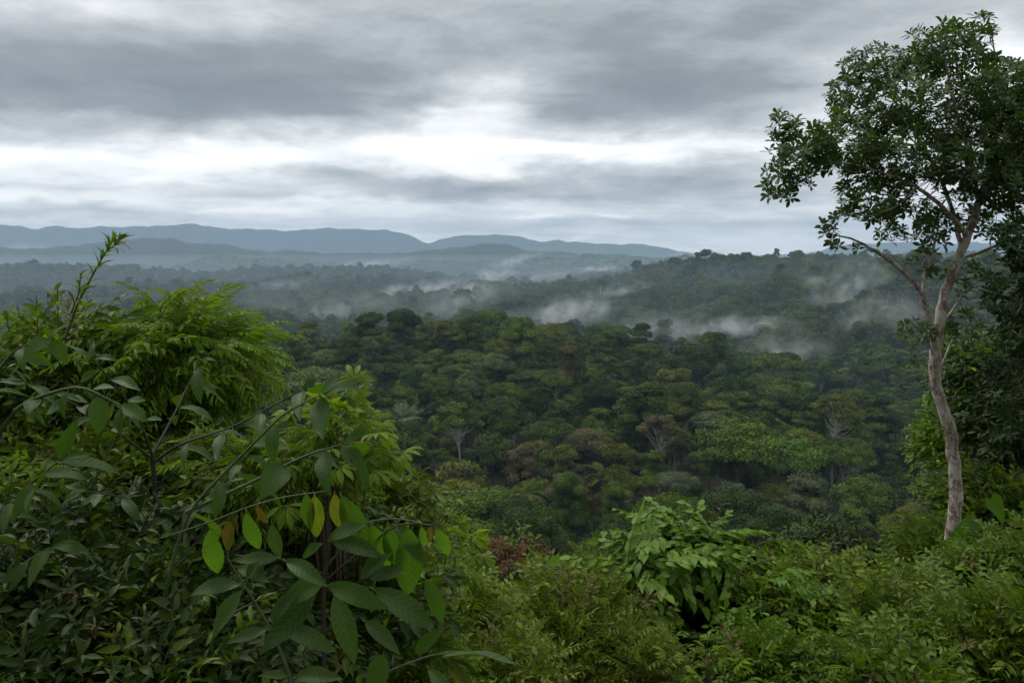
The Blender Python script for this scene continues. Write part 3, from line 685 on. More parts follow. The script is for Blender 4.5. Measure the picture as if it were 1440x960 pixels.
# ------------------------------------------------------------------ leaves and sprays of the lookout vegetation
def blade(w=.30, ns=10, nc=4, serr=0.0, droop=.25, fold=.12, wave=.02, peak=.45, tip=1.0, base=0.0, pet=.06, seed=0, heart=0.0):
    """unit-length leaf along +Y, upper face +Z"""
    rs = np.random.RandomState(seed); t = np.linspace(0, 1, ns + 1); c = np.linspace(-1, 1, nc + 1)
    a = math.log(.5) / math.log(peak); wt = np.sin(np.pi * np.clip(t, 0, 1) ** a) ** tip
    wt = np.maximum(wt, .02) * w * .5
    if heart: wt = w * .5 * np.clip(1 - t, 0.01, 1) ** .75 * np.clip(.55 + t * 4, 0, 1); wt[0] = w * .22
    Tt, Cc = np.meshgrid(t, c, indexing='ij'); W = np.repeat(wt[:, None], nc + 1, 1)
    edge = (np.abs(Cc) == 1); W = W * (1 + edge * serr * np.where(np.arange(ns + 1) % 2, 1, -1)[:, None])
    bend = droop * Tt; ang = bend * 1.2
    y = pet + (1 - pet) * (np.sin(ang) / np.maximum(1.2 * droop, 1e-3) if droop else Tt)
    z = -(1 - pet) * (1 - np.cos(ang)) / max(1.2 * droop, 1e-3)
    if heart: y = y - heart * np.abs(Cc) * (1 - np.clip(Tt * 5, 0, 1)) * w
    z = z + fold * np.abs(Cc) * W * 2 + wave * np.sin(Tt * 9 + Cc * 1.5 + rs.uniform(0, 6)) * np.abs(Cc)
    x = Cc * W + .03 * np.sin(Tt * 3 + rs.uniform(0, 6)) * Tt
    V = np.stack([x, y, z], 2).reshape(-1, 3); uv = np.stack([Cc, Tt, np.full_like(Tt, seed * 1.7)], 2).reshape(-1, 3)
    i, j = np.meshgrid(np.arange(ns), np.arange(nc), indexing='ij'); i = i.ravel(); j = j.ravel(); k = nc + 1
    Fq = np.stack([i * k + j, i * k + j + 1, (i + 1) * k + j + 1, (i + 1) * k + j], 1)
    if pet > 0:                                              # short stalk
        V = np.vstack([V, [[-.012, 0, 0], [.012, 0, 0], [.012, pet + .03, .004], [-.012, pet + .03, .004]]]); uv = np.vstack([uv, [[0, 0, 0]] * 4])
        n = len(V); Fq = np.vstack([Fq, [[n - 4, n - 3, n - 2, n - 1]]])
    return V, Fq, uv

M_GLAUC = leaf_mat('glaucous_leaf', (.032, .072, .010), (.060, .116, .020), .32, .52, veins=.55, spec=.32, blotch=None)
M_DEEP = leaf_mat('deep_green_leaf', (.034, .084, .007), (.060, .128, .010), .50, .52, veins=.25, spec=.3)
M_BRIGHT = leaf_mat('bright_green_leaf', (.100, .185, .010), (.190, .300, .018), .45, .5)
M_LIME = leaf_mat('lime_leaf', (.120, .200, .014), (.200, .280, .025), .45, .5)
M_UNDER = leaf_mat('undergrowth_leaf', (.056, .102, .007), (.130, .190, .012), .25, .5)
M_DARKU = leaf_mat('shaded_leaf', (.018, .042, .007), (.050, .084, .011), .2, .5)  # darkened undergrowth leaf, deep shade of the low shrubs put into its colour
M_FINE = leaf_mat('fine_leaf', (.092, .145, .010), (.180, .235, .018), .32, .52)
M_VINE = leaf_mat('vine_leaf', (.065, .150, .008), (.145, .260, .015), .32, .46, spec=.25)
M_RUST = leaf_mat('rust_leaf', (.10, .060, .020), (.18, .085, .030), .3, .6, tcol=(1.2, .9, .6))
M_TREE = leaf_mat('tree_leaf', (.030, .070, .012), (.072, .130, .022), .34, .42, spec=.4)
M_TREE2 = leaf_mat('side_tree_leaf', (.020, .045, .012), (.050, .088, .020), .22, .4)
M_HANG_G = leaf_mat('hanging_leaf_green', (.050, .120, .010), (.085, .175, .014), .60, .5, veins=.3)
M_HANG_L = leaf_mat('hanging_leaf_lime', (.085, .160, .010), (.130, .200, .014), .62, .5, veins=.3, blotch=(.22, .20, .02))
M_HANG_Y = leaf_mat('hanging_leaf_yellow', (.12, .145, .012), (.17, .17, .016), .58, .5, veins=.3, blotch=(.13, .18, .015))
M_HANG_O = leaf_mat('hanging_leaf_orange', (.095, .080, .014), (.14, .105, .018), .55, .5, veins=.3, tcol=(1.2, 1.0, .5), blotch=(.07, .10, .012))
def stem_mat(name, c1, c2):
    m, g, out = mat(name); n = g.noise(g.n('ShaderNodeTexCoord').outputs['Object'], 30.0, 4).outputs['Fac']
    p = g.n('ShaderNodeBsdfPrincipled'); p.inputs['Roughness'].default_value = .6; g.put(p.inputs['Base Color'], g.mix(n, c1, c2)); g.l(p.outputs[0], out.inputs[0]); return m
M_STEMD = stem_mat('dark_stem', (.020, .016, .012), (.045, .036, .024))
M_STEMG = stem_mat('green_stem', (.040, .065, .020), (.075, .10, .030))
M_STEMB = stem_mat('brown_stem', (.06, .042, .026), (.11, .08, .05))
M_TREEBARK = bark_mat('mottled_bark', (.50, .45, .39), (.20, .14, .10), (.70, .68, .63), 1.6, .35)

def leaf_mesh(name, T, m, tint=.5):
    mb = MB(); mb.raw(T[0], T[1], tint, T[2]); return mb.build(name, [m])
def leaf_set(nm, m, shapes): return [leaf_mesh('%s_leaf_%d' % (nm, i), blade(**s), m, .25 + .5 * i / max(1, len(shapes) - 1)) for i, s in enumerate(shapes)]
LANCE = [dict(w=.29, ns=16, nc=4, serr=.025, droop=d_, fold=f_, wave=.02, peak=.45, tip=.95, seed=i) for i, (d_, f_) in enumerate([(.25, .1), (.6, .18), (.9, .12), (.45, .25)])]
OVATE = [dict(w=.46, ns=12, nc=4, serr=.02, droop=d_, fold=.14, wave=.02, peak=.42, tip=.9, seed=i + 5) for i, d_ in enumerate([.3, .6, .9])]
NARROW = [dict(w=.24, ns=8, nc=2, droop=d_, fold=.2, peak=.45, seed=i + 9) for i, d_ in enumerate([.3, .7, 1.1])]
HANG = [dict(w=.37, ns=16, nc=4, serr=.03, droop=d_, fold=.10, wave=.015, peak=.5, tip=.72, seed=i + 20) for i, d_ in enumerate([.1, .25, .4])]
L_GLAUC = leaf_set('glaucous', M_GLAUC, LANCE); L_DEEP = leaf_set('deep', M_DEEP, LANCE + OVATE[:2]); L_SHOOT = leaf_set('shoot', M_BRIGHT, NARROW); L_SHOOTD = leaf_set('shootdark', M_UNDER, NARROW)
L_HG = leaf_set('hang_green', M_HANG_G, HANG); L_HL = leaf_set('hang_lime', M_HANG_L, HANG); L_HY = leaf_set('hang_yellow', M_HANG_Y, HANG); L_HO = leaf_set('hang_orange', M_HANG_O, HANG)

def spray(name, seed, kind, leafm, stemm):
    """a leafy twig about one unit long, along +Y, curving down"""
    rs = np.random.RandomState(seed); mb = MB(); n = 9; t = np.linspace(0, 1, n)
    sag = {'feather': .55, 'ovate': .25, 'fine': .30, 'vine': .75, 'lance': .10, 'palm': .1, 'rust': -.1, 'serr': .4}[kind] * rs.uniform(.7, 1.3)
    pts = np.column_stack([.08 * np.sin(t * 3 + rs.uniform(0, 6)) * t, t * (1 - .25 * abs(sag) * t), -sag * t ** 2])
    mb.tube(pts, np.linspace(.012, .004, n), 3, .5, 1)
    K = {'feather': 22, 'ovate': 11, 'fine': 24, 'vine': 11, 'lance': 15, 'palm': 9, 'rust': 16, 'serr': 11}[kind]
    Ln = {'feather': .26, 'ovate': .30, 'fine': .25, 'vine': .36, 'lance': .34, 'palm': .50, 'rust': .25, 'serr': .42}[kind]
    T = {'feather': blade(.24, 4, 2, droop=.7, fold=.2, seed=seed), 'ovate': blade(.41, 5, 2, droop=.5, fold=.15, peak=.42, seed=seed), 'fine': blade(.20, 3, 2, droop=.6, fold=.2, seed=seed),
         'vine': blade(.72, 6, 4, droop=.4, fold=.10, heart=.25, pet=.10, seed=seed), 'lance': blade(.26, 5, 2, droop=.5, fold=.2, seed=seed), 'palm': blade(.27, 6, 2, droop=.7, fold=.2, peak=.6, seed=seed),
         'rust': blade(.2, 3, 2, droop=.8, fold=.2, seed=seed), 'serr': blade(.30, 9, 4, serr=.10, droop=.6, fold=.15, seed=seed)}[kind]
    s = np.linspace(.12, 1.0, K) if kind != 'palm' else np.full(K, 1.0)
    if kind == 'rust': s = np.linspace(.5, 1.0, K)
    p = np.column_stack([np.interp(s, t, pts[:, i]) for i in range(3)])
    side = np.where(np.arange(K) % 2, 1.0, -1.0)
    if kind == 'palm':
        a = np.linspace(0, 2 * np.pi, K, endpoint=False); dirs = np.column_stack([np.sin(a), .25 + .8 * np.cos(a) * .8 + .3, np.full(K, -.15) + rs.normal(0, .1, K)]); ups = np.tile([0, 0, 1.0], (K, 1)) + rs.normal(0, .15, (K, 3))
    elif kind in ('lance', 'rust'):
        a = np.arange(K) * 2.4; dirs = np.column_stack([np.sin(a), np.full(K, .9), np.cos(a)]); ups = np.column_stack([-np.sin(a) * .5, np.full(K, 1.0), -np.cos(a) * .5 + .4])
    elif kind == 'vine':
        dirs = np.column_stack([side * rs.uniform(.1, .7, K), rs.uniform(.0, .5, K), np.full(K, -.9)]); ups = np.column_stack([side * .3 + rs.normal(0, .3, K), np.full(K, .9), np.full(K, .5)])
    else:
        dn = {'feather': -.55, 'ovate': -.25, 'fine': -.25, 'serr': -.35}[kind]
        dirs = np.column_stack([side * rs.uniform(.7, 1.1, K), rs.uniform(.4, .9, K), dn + rs.normal(0, .22, K)]); ups = np.column_stack([rs.normal(0, .3, K), rs.normal(0, .3, K), np.full(K, 1.0)])
    sz = Ln * rs.uniform(.75, 1.2, K) * (1.1 - .45 * s if kind not in ('palm', 'rust') else 1)
    mb.inst(T, frames(dirs, ups, sz), p, np.clip(rs.normal(.5, .2, K), 0, 1) * .8 + .2 * s, 0)
    return mb.build(name, [leafm, stemm])
SP = {}
def sprays(key, kind, lm, sm, n=4): SP[key] = [spray('%s_spray_%d' % (key, i), 60 + i * 7 + len(SP) * 31, kind, lm, sm) for i in range(n)]
sprays('feather', 'feather', M_BRIGHT, M_STEMG); sprays('lime', 'palm', M_LIME, M_STEMG); sprays('limef', 'feather', M_LIME, M_STEMG)
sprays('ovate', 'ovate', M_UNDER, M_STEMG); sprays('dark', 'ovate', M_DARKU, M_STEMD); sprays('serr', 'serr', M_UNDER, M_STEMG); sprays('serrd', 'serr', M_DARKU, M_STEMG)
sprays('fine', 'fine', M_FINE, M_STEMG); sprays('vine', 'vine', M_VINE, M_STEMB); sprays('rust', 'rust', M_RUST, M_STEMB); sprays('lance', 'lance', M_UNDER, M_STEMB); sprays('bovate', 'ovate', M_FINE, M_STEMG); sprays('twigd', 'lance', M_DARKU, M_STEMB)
M_DEADL = leaf_mat('dead_leaf', (.085, .066, .022), (.15, .125, .045), .2, .7)
sprays('dead', 'lance', M_DEADL, M_STEMB)
sprays('side', 'lance', M_TREE2, M_STEMB); sprays('sidel', 'ovate', M_VINE, M_STEMB)

_SC = {}
def spray_col(ks):
    k = '_'.join(ks)
    if k not in _SC: _SC[k] = hidden_collection('twigs_' + k, [m_ for q in ks for m_ in SP[q]])
    return _SC[k]
HOLE = (985, 866, 74, 58)
def bush(name, label, px, py, d, rx, ry, n, keys, ln=.34, depth=1.0, seed=0, cat='shrub', droop=.0, up=.5, floor=None, hollow=None, part='leafy_twig', zfill=.15, lens=(.55, 1.55), stem=None):
    """rounded bush; centre and half sizes given in photo pixels at forward distance d"""
    n = int(n * 2.6); ln = ln * (.74 if d < 7.5 else 1)
    rs = np.random.RandomState(seed * 7 + 3); c = np.array(at(px, py, d)); ax, az_ = rx * d / F, ry * d / F; ay = ax * depth
    gz = float(ground(c[0], c[1])); root = empty(name, (c[0], c[1], gz)); tag(root, label, cat)
    rel = np.array([0, 0, c[2] - gz]); nm = min(n, 295)
    dirs = unit(rs, n, -.55 + zfill); q = rs.uniform(.35, 1.0, n)
    lob = 1 + .24 * np.sin(dirs[:, 0] * 5 + seed) * np.cos(dirs[:, 2] * 4 + seed * 2) + .10 * np.sin(dirs[:, 1] * 9 + seed)
    pos = dirs * (q * lob)[:, None] * np.array([ax, ay, az_]) + rel
    od = dirs * np.array([1, 1, .8]) + np.array([0, 0, up - droop]) + rs.normal(0, .52, (n, 3))
    L_ = ln * rs.uniform(lens[0], lens[1], n)
    if hollow is None and 850 < px < 1120 and 4.6 < d < 6: hollow = HOLE
    if hollow is not None:                                   # a dark gap left open between hanging leaves
        w = pos + np.array([c[0], c[1], gz]); sx_ = w[:, 0] / w[:, 1] * F + 720; sy_ = -w[:, 2] / w[:, 1] * F + 350
        k = ~((((sx_ - hollow[0]) / hollow[2]) ** 2 + ((sy_ - hollow[1]) / hollow[3]) ** 2 < 1) & (dirs[:, 1] < .55))
        pos, od, L_, dirs = pos[k], od[k], L_[k], dirs[k]
    ups = dirs * .4 + np.array([0, -.15, 1.0]) + rs.normal(0, .2, (len(pos), 3))
    Rm = frames(od, ups, L_)
    ks = [keys] if isinstance(keys, str) else keys
    o_ = np.argsort(pos[:, 1] * 1.0 + rs.uniform(0, ay * .6, len(pos))); pos, Rm, L_, dirs = pos[o_], Rm[o_], L_[o_], dirs[o_]
    cut = min(len(pos), 298)
    for i in range(cut): link(part, SP['dead' if rs.rand() < .022 else ks[rs.randint(len(ks))]][rs.randint(4)], root, mat4(Rm[i], pos[i]))
    if len(pos) > cut: foliage_rest(root, spray_col(ks), pos[cut:], Rm[cut:], L_[cut:], rs.randint(0, 4 * len(ks), len(pos) - cut))
    mb = MB()                                               # woody stems from the root to the twigs
    base = np.array([0, 0, -.1]); order = rs.permutation(len(pos))[:0 if hollow is not None else max(8, len(pos) // 8)]
    for k in order:
        e = pos[k]; f0 = rs.uniform(.2, .6); s = rel * f0 + rs.normal(0, .05, 3) * ax
        mb.tube([s, s * .5 + e * .5 + np.array([0, 0, -.08 * az_]), e], [.008, .006, .003] if d < 8 else [.03, .02, .008], 4)
    mb.tube([base, rel * .3 + rs.normal(0, .02, 3), rel * .7], [.02, .016, .01] if d < 8 else [.09, .07, .04], 6)
    link('stem', mb.build('bush_stem', [stem or M_STEMB]), root)
    return root

# ---- hand laid plants with large leaves
class Plant:
    def __init__(s, name, label, px, py, d, cat='plant', seed=1):
        c = at(px, py, d); s.g = np.array([c.x, c.y, float(ground(c.x, c.y))]); s.root = empty(name, tuple(s.g)); tag(s.root, label, cat)
        s.mb = MB(); s.rs = np.random.RandomState(seed)
    def branch(s, pts, rad, n=6, sub=5):
        P_ = np.array([at(*p) for p in pts]) - s.g
        t = np.linspace(0, len(P_) - 1, (len(P_) - 1) * sub + 1); k = np.arange(len(P_))
        Q = np.column_stack([np.interp(t, k, P_[:, i]) for i in range(3)])
        for _ in range(2): Q[1:-1] = Q[1:-1] * .5 + (Q[:-2] + Q[2:]) * .25
        r = np.interp(t, [0, len(P_) - 1], rad); s.mb.tube(Q, r, n); return Q
    def leaf(s, p, dir_, up, ln, meshes, label=None, rel=False):
        p = np.asarray(p, float) if rel else np.array(at(*p)) - s.g
        Rm = frames(np.array([dir_], float), np.array([up], float), ln)[0]
        o = link('leaf', meshes[s.rs.randint(len(meshes))], s.root, mat4(Rm, p))
        if label: o['label'] = label
        return o
    def leafy(s, Q, n, ln, meshes, t0=.25, down=.5, spread=1.0, upv=(0, -.5, 1), tipleaf=True, jitter=.25):
        rs = s.rs
        for k in range(n):
            t = t0 + (1 - t0) * k / max(1, n - 1); i = min(int(t * (len(Q) - 1)), len(Q) - 2); f = t * (len(Q) - 1) - i
            p = Q[i] * (1 - f) + Q[i + 1] * f; d = Q[i + 1] - Q[i]; d /= np.linalg.norm(d)
            sd = np.cross(d, [0, 0, 1.0]) * (1 if k % 2 else -1); sd /= np.linalg.norm(sd) + 1e-6
            v = d * .55 + sd * spread + np.array([0, 0, -down]) + rs.normal(0, jitter, 3)
            s.leaf(p, v, np.array(upv) + rs.normal(0, .35, 3), ln * rs.uniform(.75, 1.2), meshes, rel=True)
        if tipleaf:
            for q in range(3): s.leaf(Q[-1], (Q[-1] - Q[-2]) / np.linalg.norm(Q[-1] - Q[-2]) + rs.normal(0, .45, 3), np.array(upv) + rs.normal(0, .3, 3), ln * rs.uniform(.5, .9), meshes, rel=True)
    def done(s, m): link('stem', s.mb.build('plant_stem', [m]), s.root); return s.root

# slender shoots against the sky line, far left
p = Plant('slender_shrub', 'slender upright shrub with narrow leaves, its tallest shoot crossing the far mountains', 80, 600, 3.2, 'shrub', 3)
for pts, n, r in (([(70, 600, 3.2), (84, 500, 3.2), (108, 428, 3.2), (135, 378, 3.2), (150, 352, 3.2), (160, 334, 3.2)], 34, .006), ([(60, 600, 3.2), (54, 500, 3.25), (51, 415, 3.25)], 18, .005), ([(75, 600, 3.15), (82, 480, 3.1), (81, 402, 3.1)], 18, .005),
                  ([(100, 440, 3.2), (112, 410, 3.15), (113, 384, 3.15)], 10, .003), ([(90, 480, 3.2), (112, 440, 3.3), (128, 420, 3.3)], 10, .003), ([(148, 355, 3.2), (160, 345, 3.2), (172, 334, 3.2)], 8, .002), ([(40, 600, 3.2), (20, 500, 3.2), (8, 440, 3.2)], 16, .004), ([(60, 560, 3.2), (34, 470, 3.3), (24, 430, 3.3)], 12, .003)):
    Q = p.branch(pts, (r, .002), 4)
    for k in range(n):
        t = .22 + .78 * (k / n) ** .8; i = min(int(t * (len(Q) - 1)), len(Q) - 2); d = Q[i + 1] - Q[i]; d /= np.linalg.norm(d); a = k * 2.4
        ax_ = np.cross(d, [0, 1, 0]); ax_ /= np.linalg.norm(ax_); bx = np.cross(d, ax_); o = ax_ * math.cos(a) + bx * math.sin(a)
        p.leaf(Q[i], d * .9 + o * (.75 - .3 * t), d * .5 - o * .6 + np.array([0, 0, .3]), .072 * p.rs.uniform(.65, 1.25) * (1.15 - .35 * t), L_SHOOT if p.rs.rand() < .6 else L_SHOOTD, rel=True)
p.done(M_STEMB)

# broad leaved shrub with the dark stem
p = Plant('broad_leaved_shrub', 'broad leaved shrub with a straight dark stem and drooping leaves, left foreground', 236, 960, 2.5, 'shrub', 5)
p.branch([(238, 1100, 2.5), (234, 930, 2.5), (228, 780, 2.5), (219, 700, 2.5), (214, 640, 2.5)], (.013, .007), 8)
for pts, n, ln in (([(214, 640, 2.5), (196, 590, 2.45), (165, 545, 2.35), (130, 505, 2.25)], 7, .11), ([(216, 650, 2.5), (250, 625, 2.4), (330, 600, 2.3), (425, 548, 2.2)], 8, .12), ([(214, 640, 2.5), (244, 585, 2.6), (268, 535, 2.7), (285, 505, 2.7)], 7, .13),
                   ([(214, 645, 2.5), (150, 595, 2.4), (90, 560, 2.3), (40, 540, 2.2)], 7, .11), ([(226, 760, 2.5), (270, 710, 2.4), (320, 675, 2.35), (350, 640, 2.3)], 7, .14), ([(226, 745, 2.5), (180, 700, 2.45), (120, 690, 2.35)], 6, .13), ([(230, 830, 2.5), (180, 790, 2.4), (120, 770, 2.3)], 6, .14), ([(232, 860, 2.5), (290, 820, 2.4), (330, 800, 2.4)], 5, .13)):
    Q = p.branch(pts, (.005, .002), 5); p.leafy(Q, n, ln, L_GLAUC, .3, .55)
for k in range(8): p.leaf((222 + 2 * k % 5, 700 + 28 * k, 2.48), (math.sin(k * 2.4), math.cos(k * 2.4) * .6, -.3), (0, -.3, 1), .12, L_GLAUC)
p.done(M_STEMD)

p = Plant('broad_leaved_shrub', 'leafy shrub at the left frame edge with wide dark backlit leaves', -60, 960, 2.3, 'shrub', 6)
for pts, n, ln in (([(-60, 1100, 2.3), (-50, 700, 2.3), (-30, 560, 2.2), (20, 490, 2.15), (70, 475, 2.1)], 8, .11), ([(-50, 700, 2.3), (20, 570, 2.2), (110, 540, 2.1), (170, 570, 2.1)], 8, .12), ([(-40, 800, 2.3), (30, 690, 2.1), (80, 650, 2.0)], 7, .14), ([(-40, 900, 2.3), (20, 800, 2.1), (70, 770, 2.0)], 6, .12)):
    Q = p.branch(pts, (.008, .002), 5); p.leafy(Q, n, ln, L_DEEP, .35, .6)
p.done(M_STEMG)

p = Plant('broad_leaved_shrub', 'arching branch with large dark green leaves leaning right over the bright lime shrub', 240, 960, 2.0, 'shrub', 8)
for pts, n, ln in (([(230, 1100, 2.0), (225, 860, 2.0), (262, 720, 2.0), (340, 640, 1.95), (400, 580, 1.9), (450, 555, 1.9)], 6, .15), ([(262, 720, 2.0), (350, 680, 1.95), (430, 640, 1.9), (480, 625, 1.85)], 5, .16)):
    Q = p.branch(pts, (.006, .002), 5); p.leafy(Q, n, ln, L_DEEP, .4, .55)
p.done(M_STEMG)

# sapling with the hanging young leaves, centre left foreground
p = Plant('young_leafy_tree', 'sapling with radiating dark leaves and a row of hanging yellow green young leaves', 455, 960, 1.8, 'tree', 9)
p.branch([(458, 1150, 1.8), (456, 960, 1.8), (455, 820, 1.8), (462, 760, 1.8), (463, 692, 1.8)], (.006, .0025), 7)
p.branch([(455, 815, 1.8), (400, 785, 1.76), (330, 780, 1.72)], (.003, .0015), 5); p.branch([(456, 818, 1.8), (500, 780, 1.75), (560, 735, 1.7), (612, 738, 1.68)], (.003, .0015), 5)
p.done(M_STEMD); p.mb = MB()      # the younger shoots are green
p.branch([(240, 752, 1.75), (300, 732, 1.75), (350, 712, 1.75), (400, 698, 1.77), (463, 690, 1.8)], (.0015, .0022), 5)
p.branch([(456, 800, 1.8), (490, 760, 1.75), (520, 732, 1.7), (560, 728, 1.7), (610, 740, 1.68)], (.0026, .0012), 5)
dn = lambda x=0, y=0: (x, y, -1)
FR = (0.05, -1, .12)
for (px, py, L_, dx, set_, lab) in ((297, 738, 80, .0, L_HG, None), (322, 728, 48, -.04, L_HO, 'brownish yellow hanging leaf'), (346, 716, 66, .18, L_HG, None), (360, 708, 34, .45, L_HO, 'small orange hanging leaf'), (382, 730, 70, .1, L_GLAUC, None),
        (430, 690, 56, .1, L_HG, None), (442, 692, 66, .06, L_HL, 'lime hanging leaf'), (470, 690, 62, .12, L_HY, 'yellow hanging leaf'), (478, 692, 90, .45, L_HG, None), (520, 732, 80, .35, L_HG, None), (545, 732, 70, .15, L_HG, None), (574, 735, 108, .02, L_HG, 'largest hanging green leaf'),
        (592, 738, 34, .2, L_HG, None), (604, 738, 26, .0, L_HO, 'small brown curled leaf'), (612, 740, 50, .45, L_HG, None), (596, 808, 84, .42, L_DEEP, None), (640, 930, 46, .3, L_HY, None)):
    p.leaf((px, py, 1.72), (dx, -.05, -1), (FR[0] + p.rs.normal(0, .2), -1, .1), L_ * 1.72 / F * 1.02, set_, lab)
for (x0, y0, x1, y1, dd, set_) in ((452, 822, 362, 918, 1.7, L_GLAUC), (468, 828, 500, 935, 1.66, L_GLAUC), (520, 825, 618, 872, 1.66, L_GLAUC), (455, 818, 410, 800, 1.8, L_GLAUC), (395, 783, 330, 785, 1.7, L_GLAUC), (398, 786, 455, 815, 1.66, L_GLAUC), (425, 785, 445, 762, 1.7, L_DEEP), (460, 758, 505, 735, 1.7, L_GLAUC), (462, 760, 530, 770, 1.7, L_GLAUC),
        (455, 822, 540, 840, 1.6, L_DEEP), (458, 815, 392, 842, 1.7, L_DEEP), (508, 815, 535, 778, 1.7, L_GLAUC), (515, 812, 562, 800, 1.7, L_GLAUC), (510, 870, 560, 912, 1.65, L_GLAUC), (540, 915, 520, 985, 1.6, L_DEEP), (585, 920, 600, 890, 1.6, L_DEEP), (600, 935, 640, 985, 1.55, L_GLAUC), (556, 735, 600, 790, 1.75, L_DEEP)):
    a = np.array(at(x0, y0, dd)); b = np.array(at(x1, y1, dd - .06)); v = b - a
    p.leaf((x0, y0, dd), v, (0, -.9, .8), np.linalg.norm(v) * 1.04, set_)
for x1, y1 in ((742, 917), (692, 944)):      # two leaves seen edge on
    a = np.array(at(612, 920, 1.7)); b = np.array(at(x1, y1, 1.78)); p.leaf((612, 920, 1.7), b - a, (0, .25, 1), np.linalg.norm(b - a), L_GLAUC[:1])
p.branch([(480, 990, 1.6), (540, 945, 1.62), (600, 922, 1.65), (640, 915, 1.68)], (.003, .0015), 5)
p.done(M_STEMG)
p = Plant('pale_stemmed_seedling', 'seedling with a pale leaning stem and paired grey green leaves, bottom left of the sapling', 412, 960, 1.72, 'plant', 12)
Q = p.branch([(430, 1080, 1.72), (408, 948, 1.72), (380, 882, 1.72), (345, 825, 1.72), (320, 785, 1.72)], (.0045, .002), 6)
for (x0, y0, x1, y1, dd) in ((345, 824, 290, 895, 1.68), (347, 822, 352, 790, 1.68), (344, 822, 262, 820, 1.72), (384, 882, 398, 832, 1.68), (380, 884, 318, 896, 1.66), (392, 880, 470, 900, 1.7), (405, 950, 372, 945, 1.66), (412, 952, 470, 945, 1.66), (330, 795, 375, 812, 1.7), (322, 786, 318, 760, 1.7)):
    a = np.array(at(x0, y0, dd)); b = np.array(at(x1, y1, dd - .05)); v = b - a
    p.leaf((x0, y0, dd), v, (0, -.8, .9), np.linalg.norm(v) * 1.05, L_GLAUC)
p.done(M_STEMG)

# ---- bright shrubs on the left
bush('feathery_shrub', 'bright green feathery shrub with drooping sprays, left of the long white trunk', 252, 512, 3.5, 90, 72, 230, ['feather', 'feather', 'limef'], .27, 1.0, 1, droop=.35, up=.35)
bush('feathery_shrub', 'lower mass of bright feathery leaves behind the dark stemmed shrub', 190, 590, 3.5, 110, 60, 200, ['feather', 'ovate'], .26, 1.0, 2, droop=.3, up=.3)
bush('feathery_shrub', 'loose bright green sprays around the foot of the slender shoots', 95, 520, 3.4, 85, 50, 120, ['feather', 'serr'], .24, 1.0, 3, droop=.2, up=.4)
bush('lime_shrub', 'yellow lime shrub whose pointed leaf tips reach farthest right over the slope', 468, 636, 2.7, 52, 54, 105, ['lime', 'limef', 'limef', 'limef'], .15, 1.0, 4, droop=.25, up=.3)
bush('lime_shrub', 'lime green leafy shrub under the arching dark branch', 385, 684, 2.8, 84, 50, 130, ['feather', 'limef', 'ovate'], .20, 1.0, 5, droop=.3, up=.3)
# ---- darker undergrowth on the left, nearest the lookout
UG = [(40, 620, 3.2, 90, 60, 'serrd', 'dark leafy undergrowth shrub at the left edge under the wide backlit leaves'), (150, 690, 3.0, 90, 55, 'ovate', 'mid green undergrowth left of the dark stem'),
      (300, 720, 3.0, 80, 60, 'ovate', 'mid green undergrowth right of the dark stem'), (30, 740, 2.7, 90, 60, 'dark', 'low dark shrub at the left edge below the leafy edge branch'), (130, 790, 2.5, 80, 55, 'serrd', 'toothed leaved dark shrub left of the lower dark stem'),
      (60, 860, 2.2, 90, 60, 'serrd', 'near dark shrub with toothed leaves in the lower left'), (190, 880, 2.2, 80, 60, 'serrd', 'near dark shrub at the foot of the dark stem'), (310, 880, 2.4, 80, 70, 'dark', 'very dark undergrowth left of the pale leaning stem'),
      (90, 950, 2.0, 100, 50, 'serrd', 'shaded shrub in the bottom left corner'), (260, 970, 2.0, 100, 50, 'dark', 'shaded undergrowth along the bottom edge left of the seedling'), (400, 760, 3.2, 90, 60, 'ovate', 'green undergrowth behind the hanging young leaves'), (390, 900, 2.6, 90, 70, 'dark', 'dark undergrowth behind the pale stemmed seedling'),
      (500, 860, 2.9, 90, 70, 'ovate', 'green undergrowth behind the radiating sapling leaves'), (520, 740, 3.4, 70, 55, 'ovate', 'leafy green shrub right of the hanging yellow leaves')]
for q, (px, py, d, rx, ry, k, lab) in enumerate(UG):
    bush('undergrowth_shrub', lab, px, py, d, rx, ry, 150, [k, 'serrd', 'dark', 'serr', 'twigd'] if py > 780 else [k, 'serr', 'lance', ('feather', 'fine', 'serr')[q % 3], 'feather' if q % 2 else 'serrd'], .20 if d < 2.8 else .24, 1.1, 20 + q, up=.45)  # lowest shrubs take mostly darkened leaves: shade by colour
for (nm_, lab, pts) in (('arching_branch', 'thin pale arching stem crossing the dark undergrowth at the bottom left', [(190, 1000, 2.1), (255, 930, 2.05), (330, 860, 2.0), (360, 845, 2.0)]),
        ('arching_branch', 'thin bare stem rising left of the dark stemmed shrub', [(60, 1000, 2.4), (100, 840, 2.4), (120, 700, 2.45), (165, 610, 2.5)]), ('arching_branch', 'reddish brown thin stem at the left edge under the slender shoots', [(66, 900, 3.0), (60, 720, 3.0), (57, 600, 3.0), (66, 520, 3.1)])):
    p = Plant(nm_, lab, pts[0][0], 960, pts[0][2], 'plant', len(lab)); Q = p.branch(pts, (.006, .002), 5); p.leafy(Q, 9, .07, L_SHOOTD, .3, .3); p.done(M_STEMB)
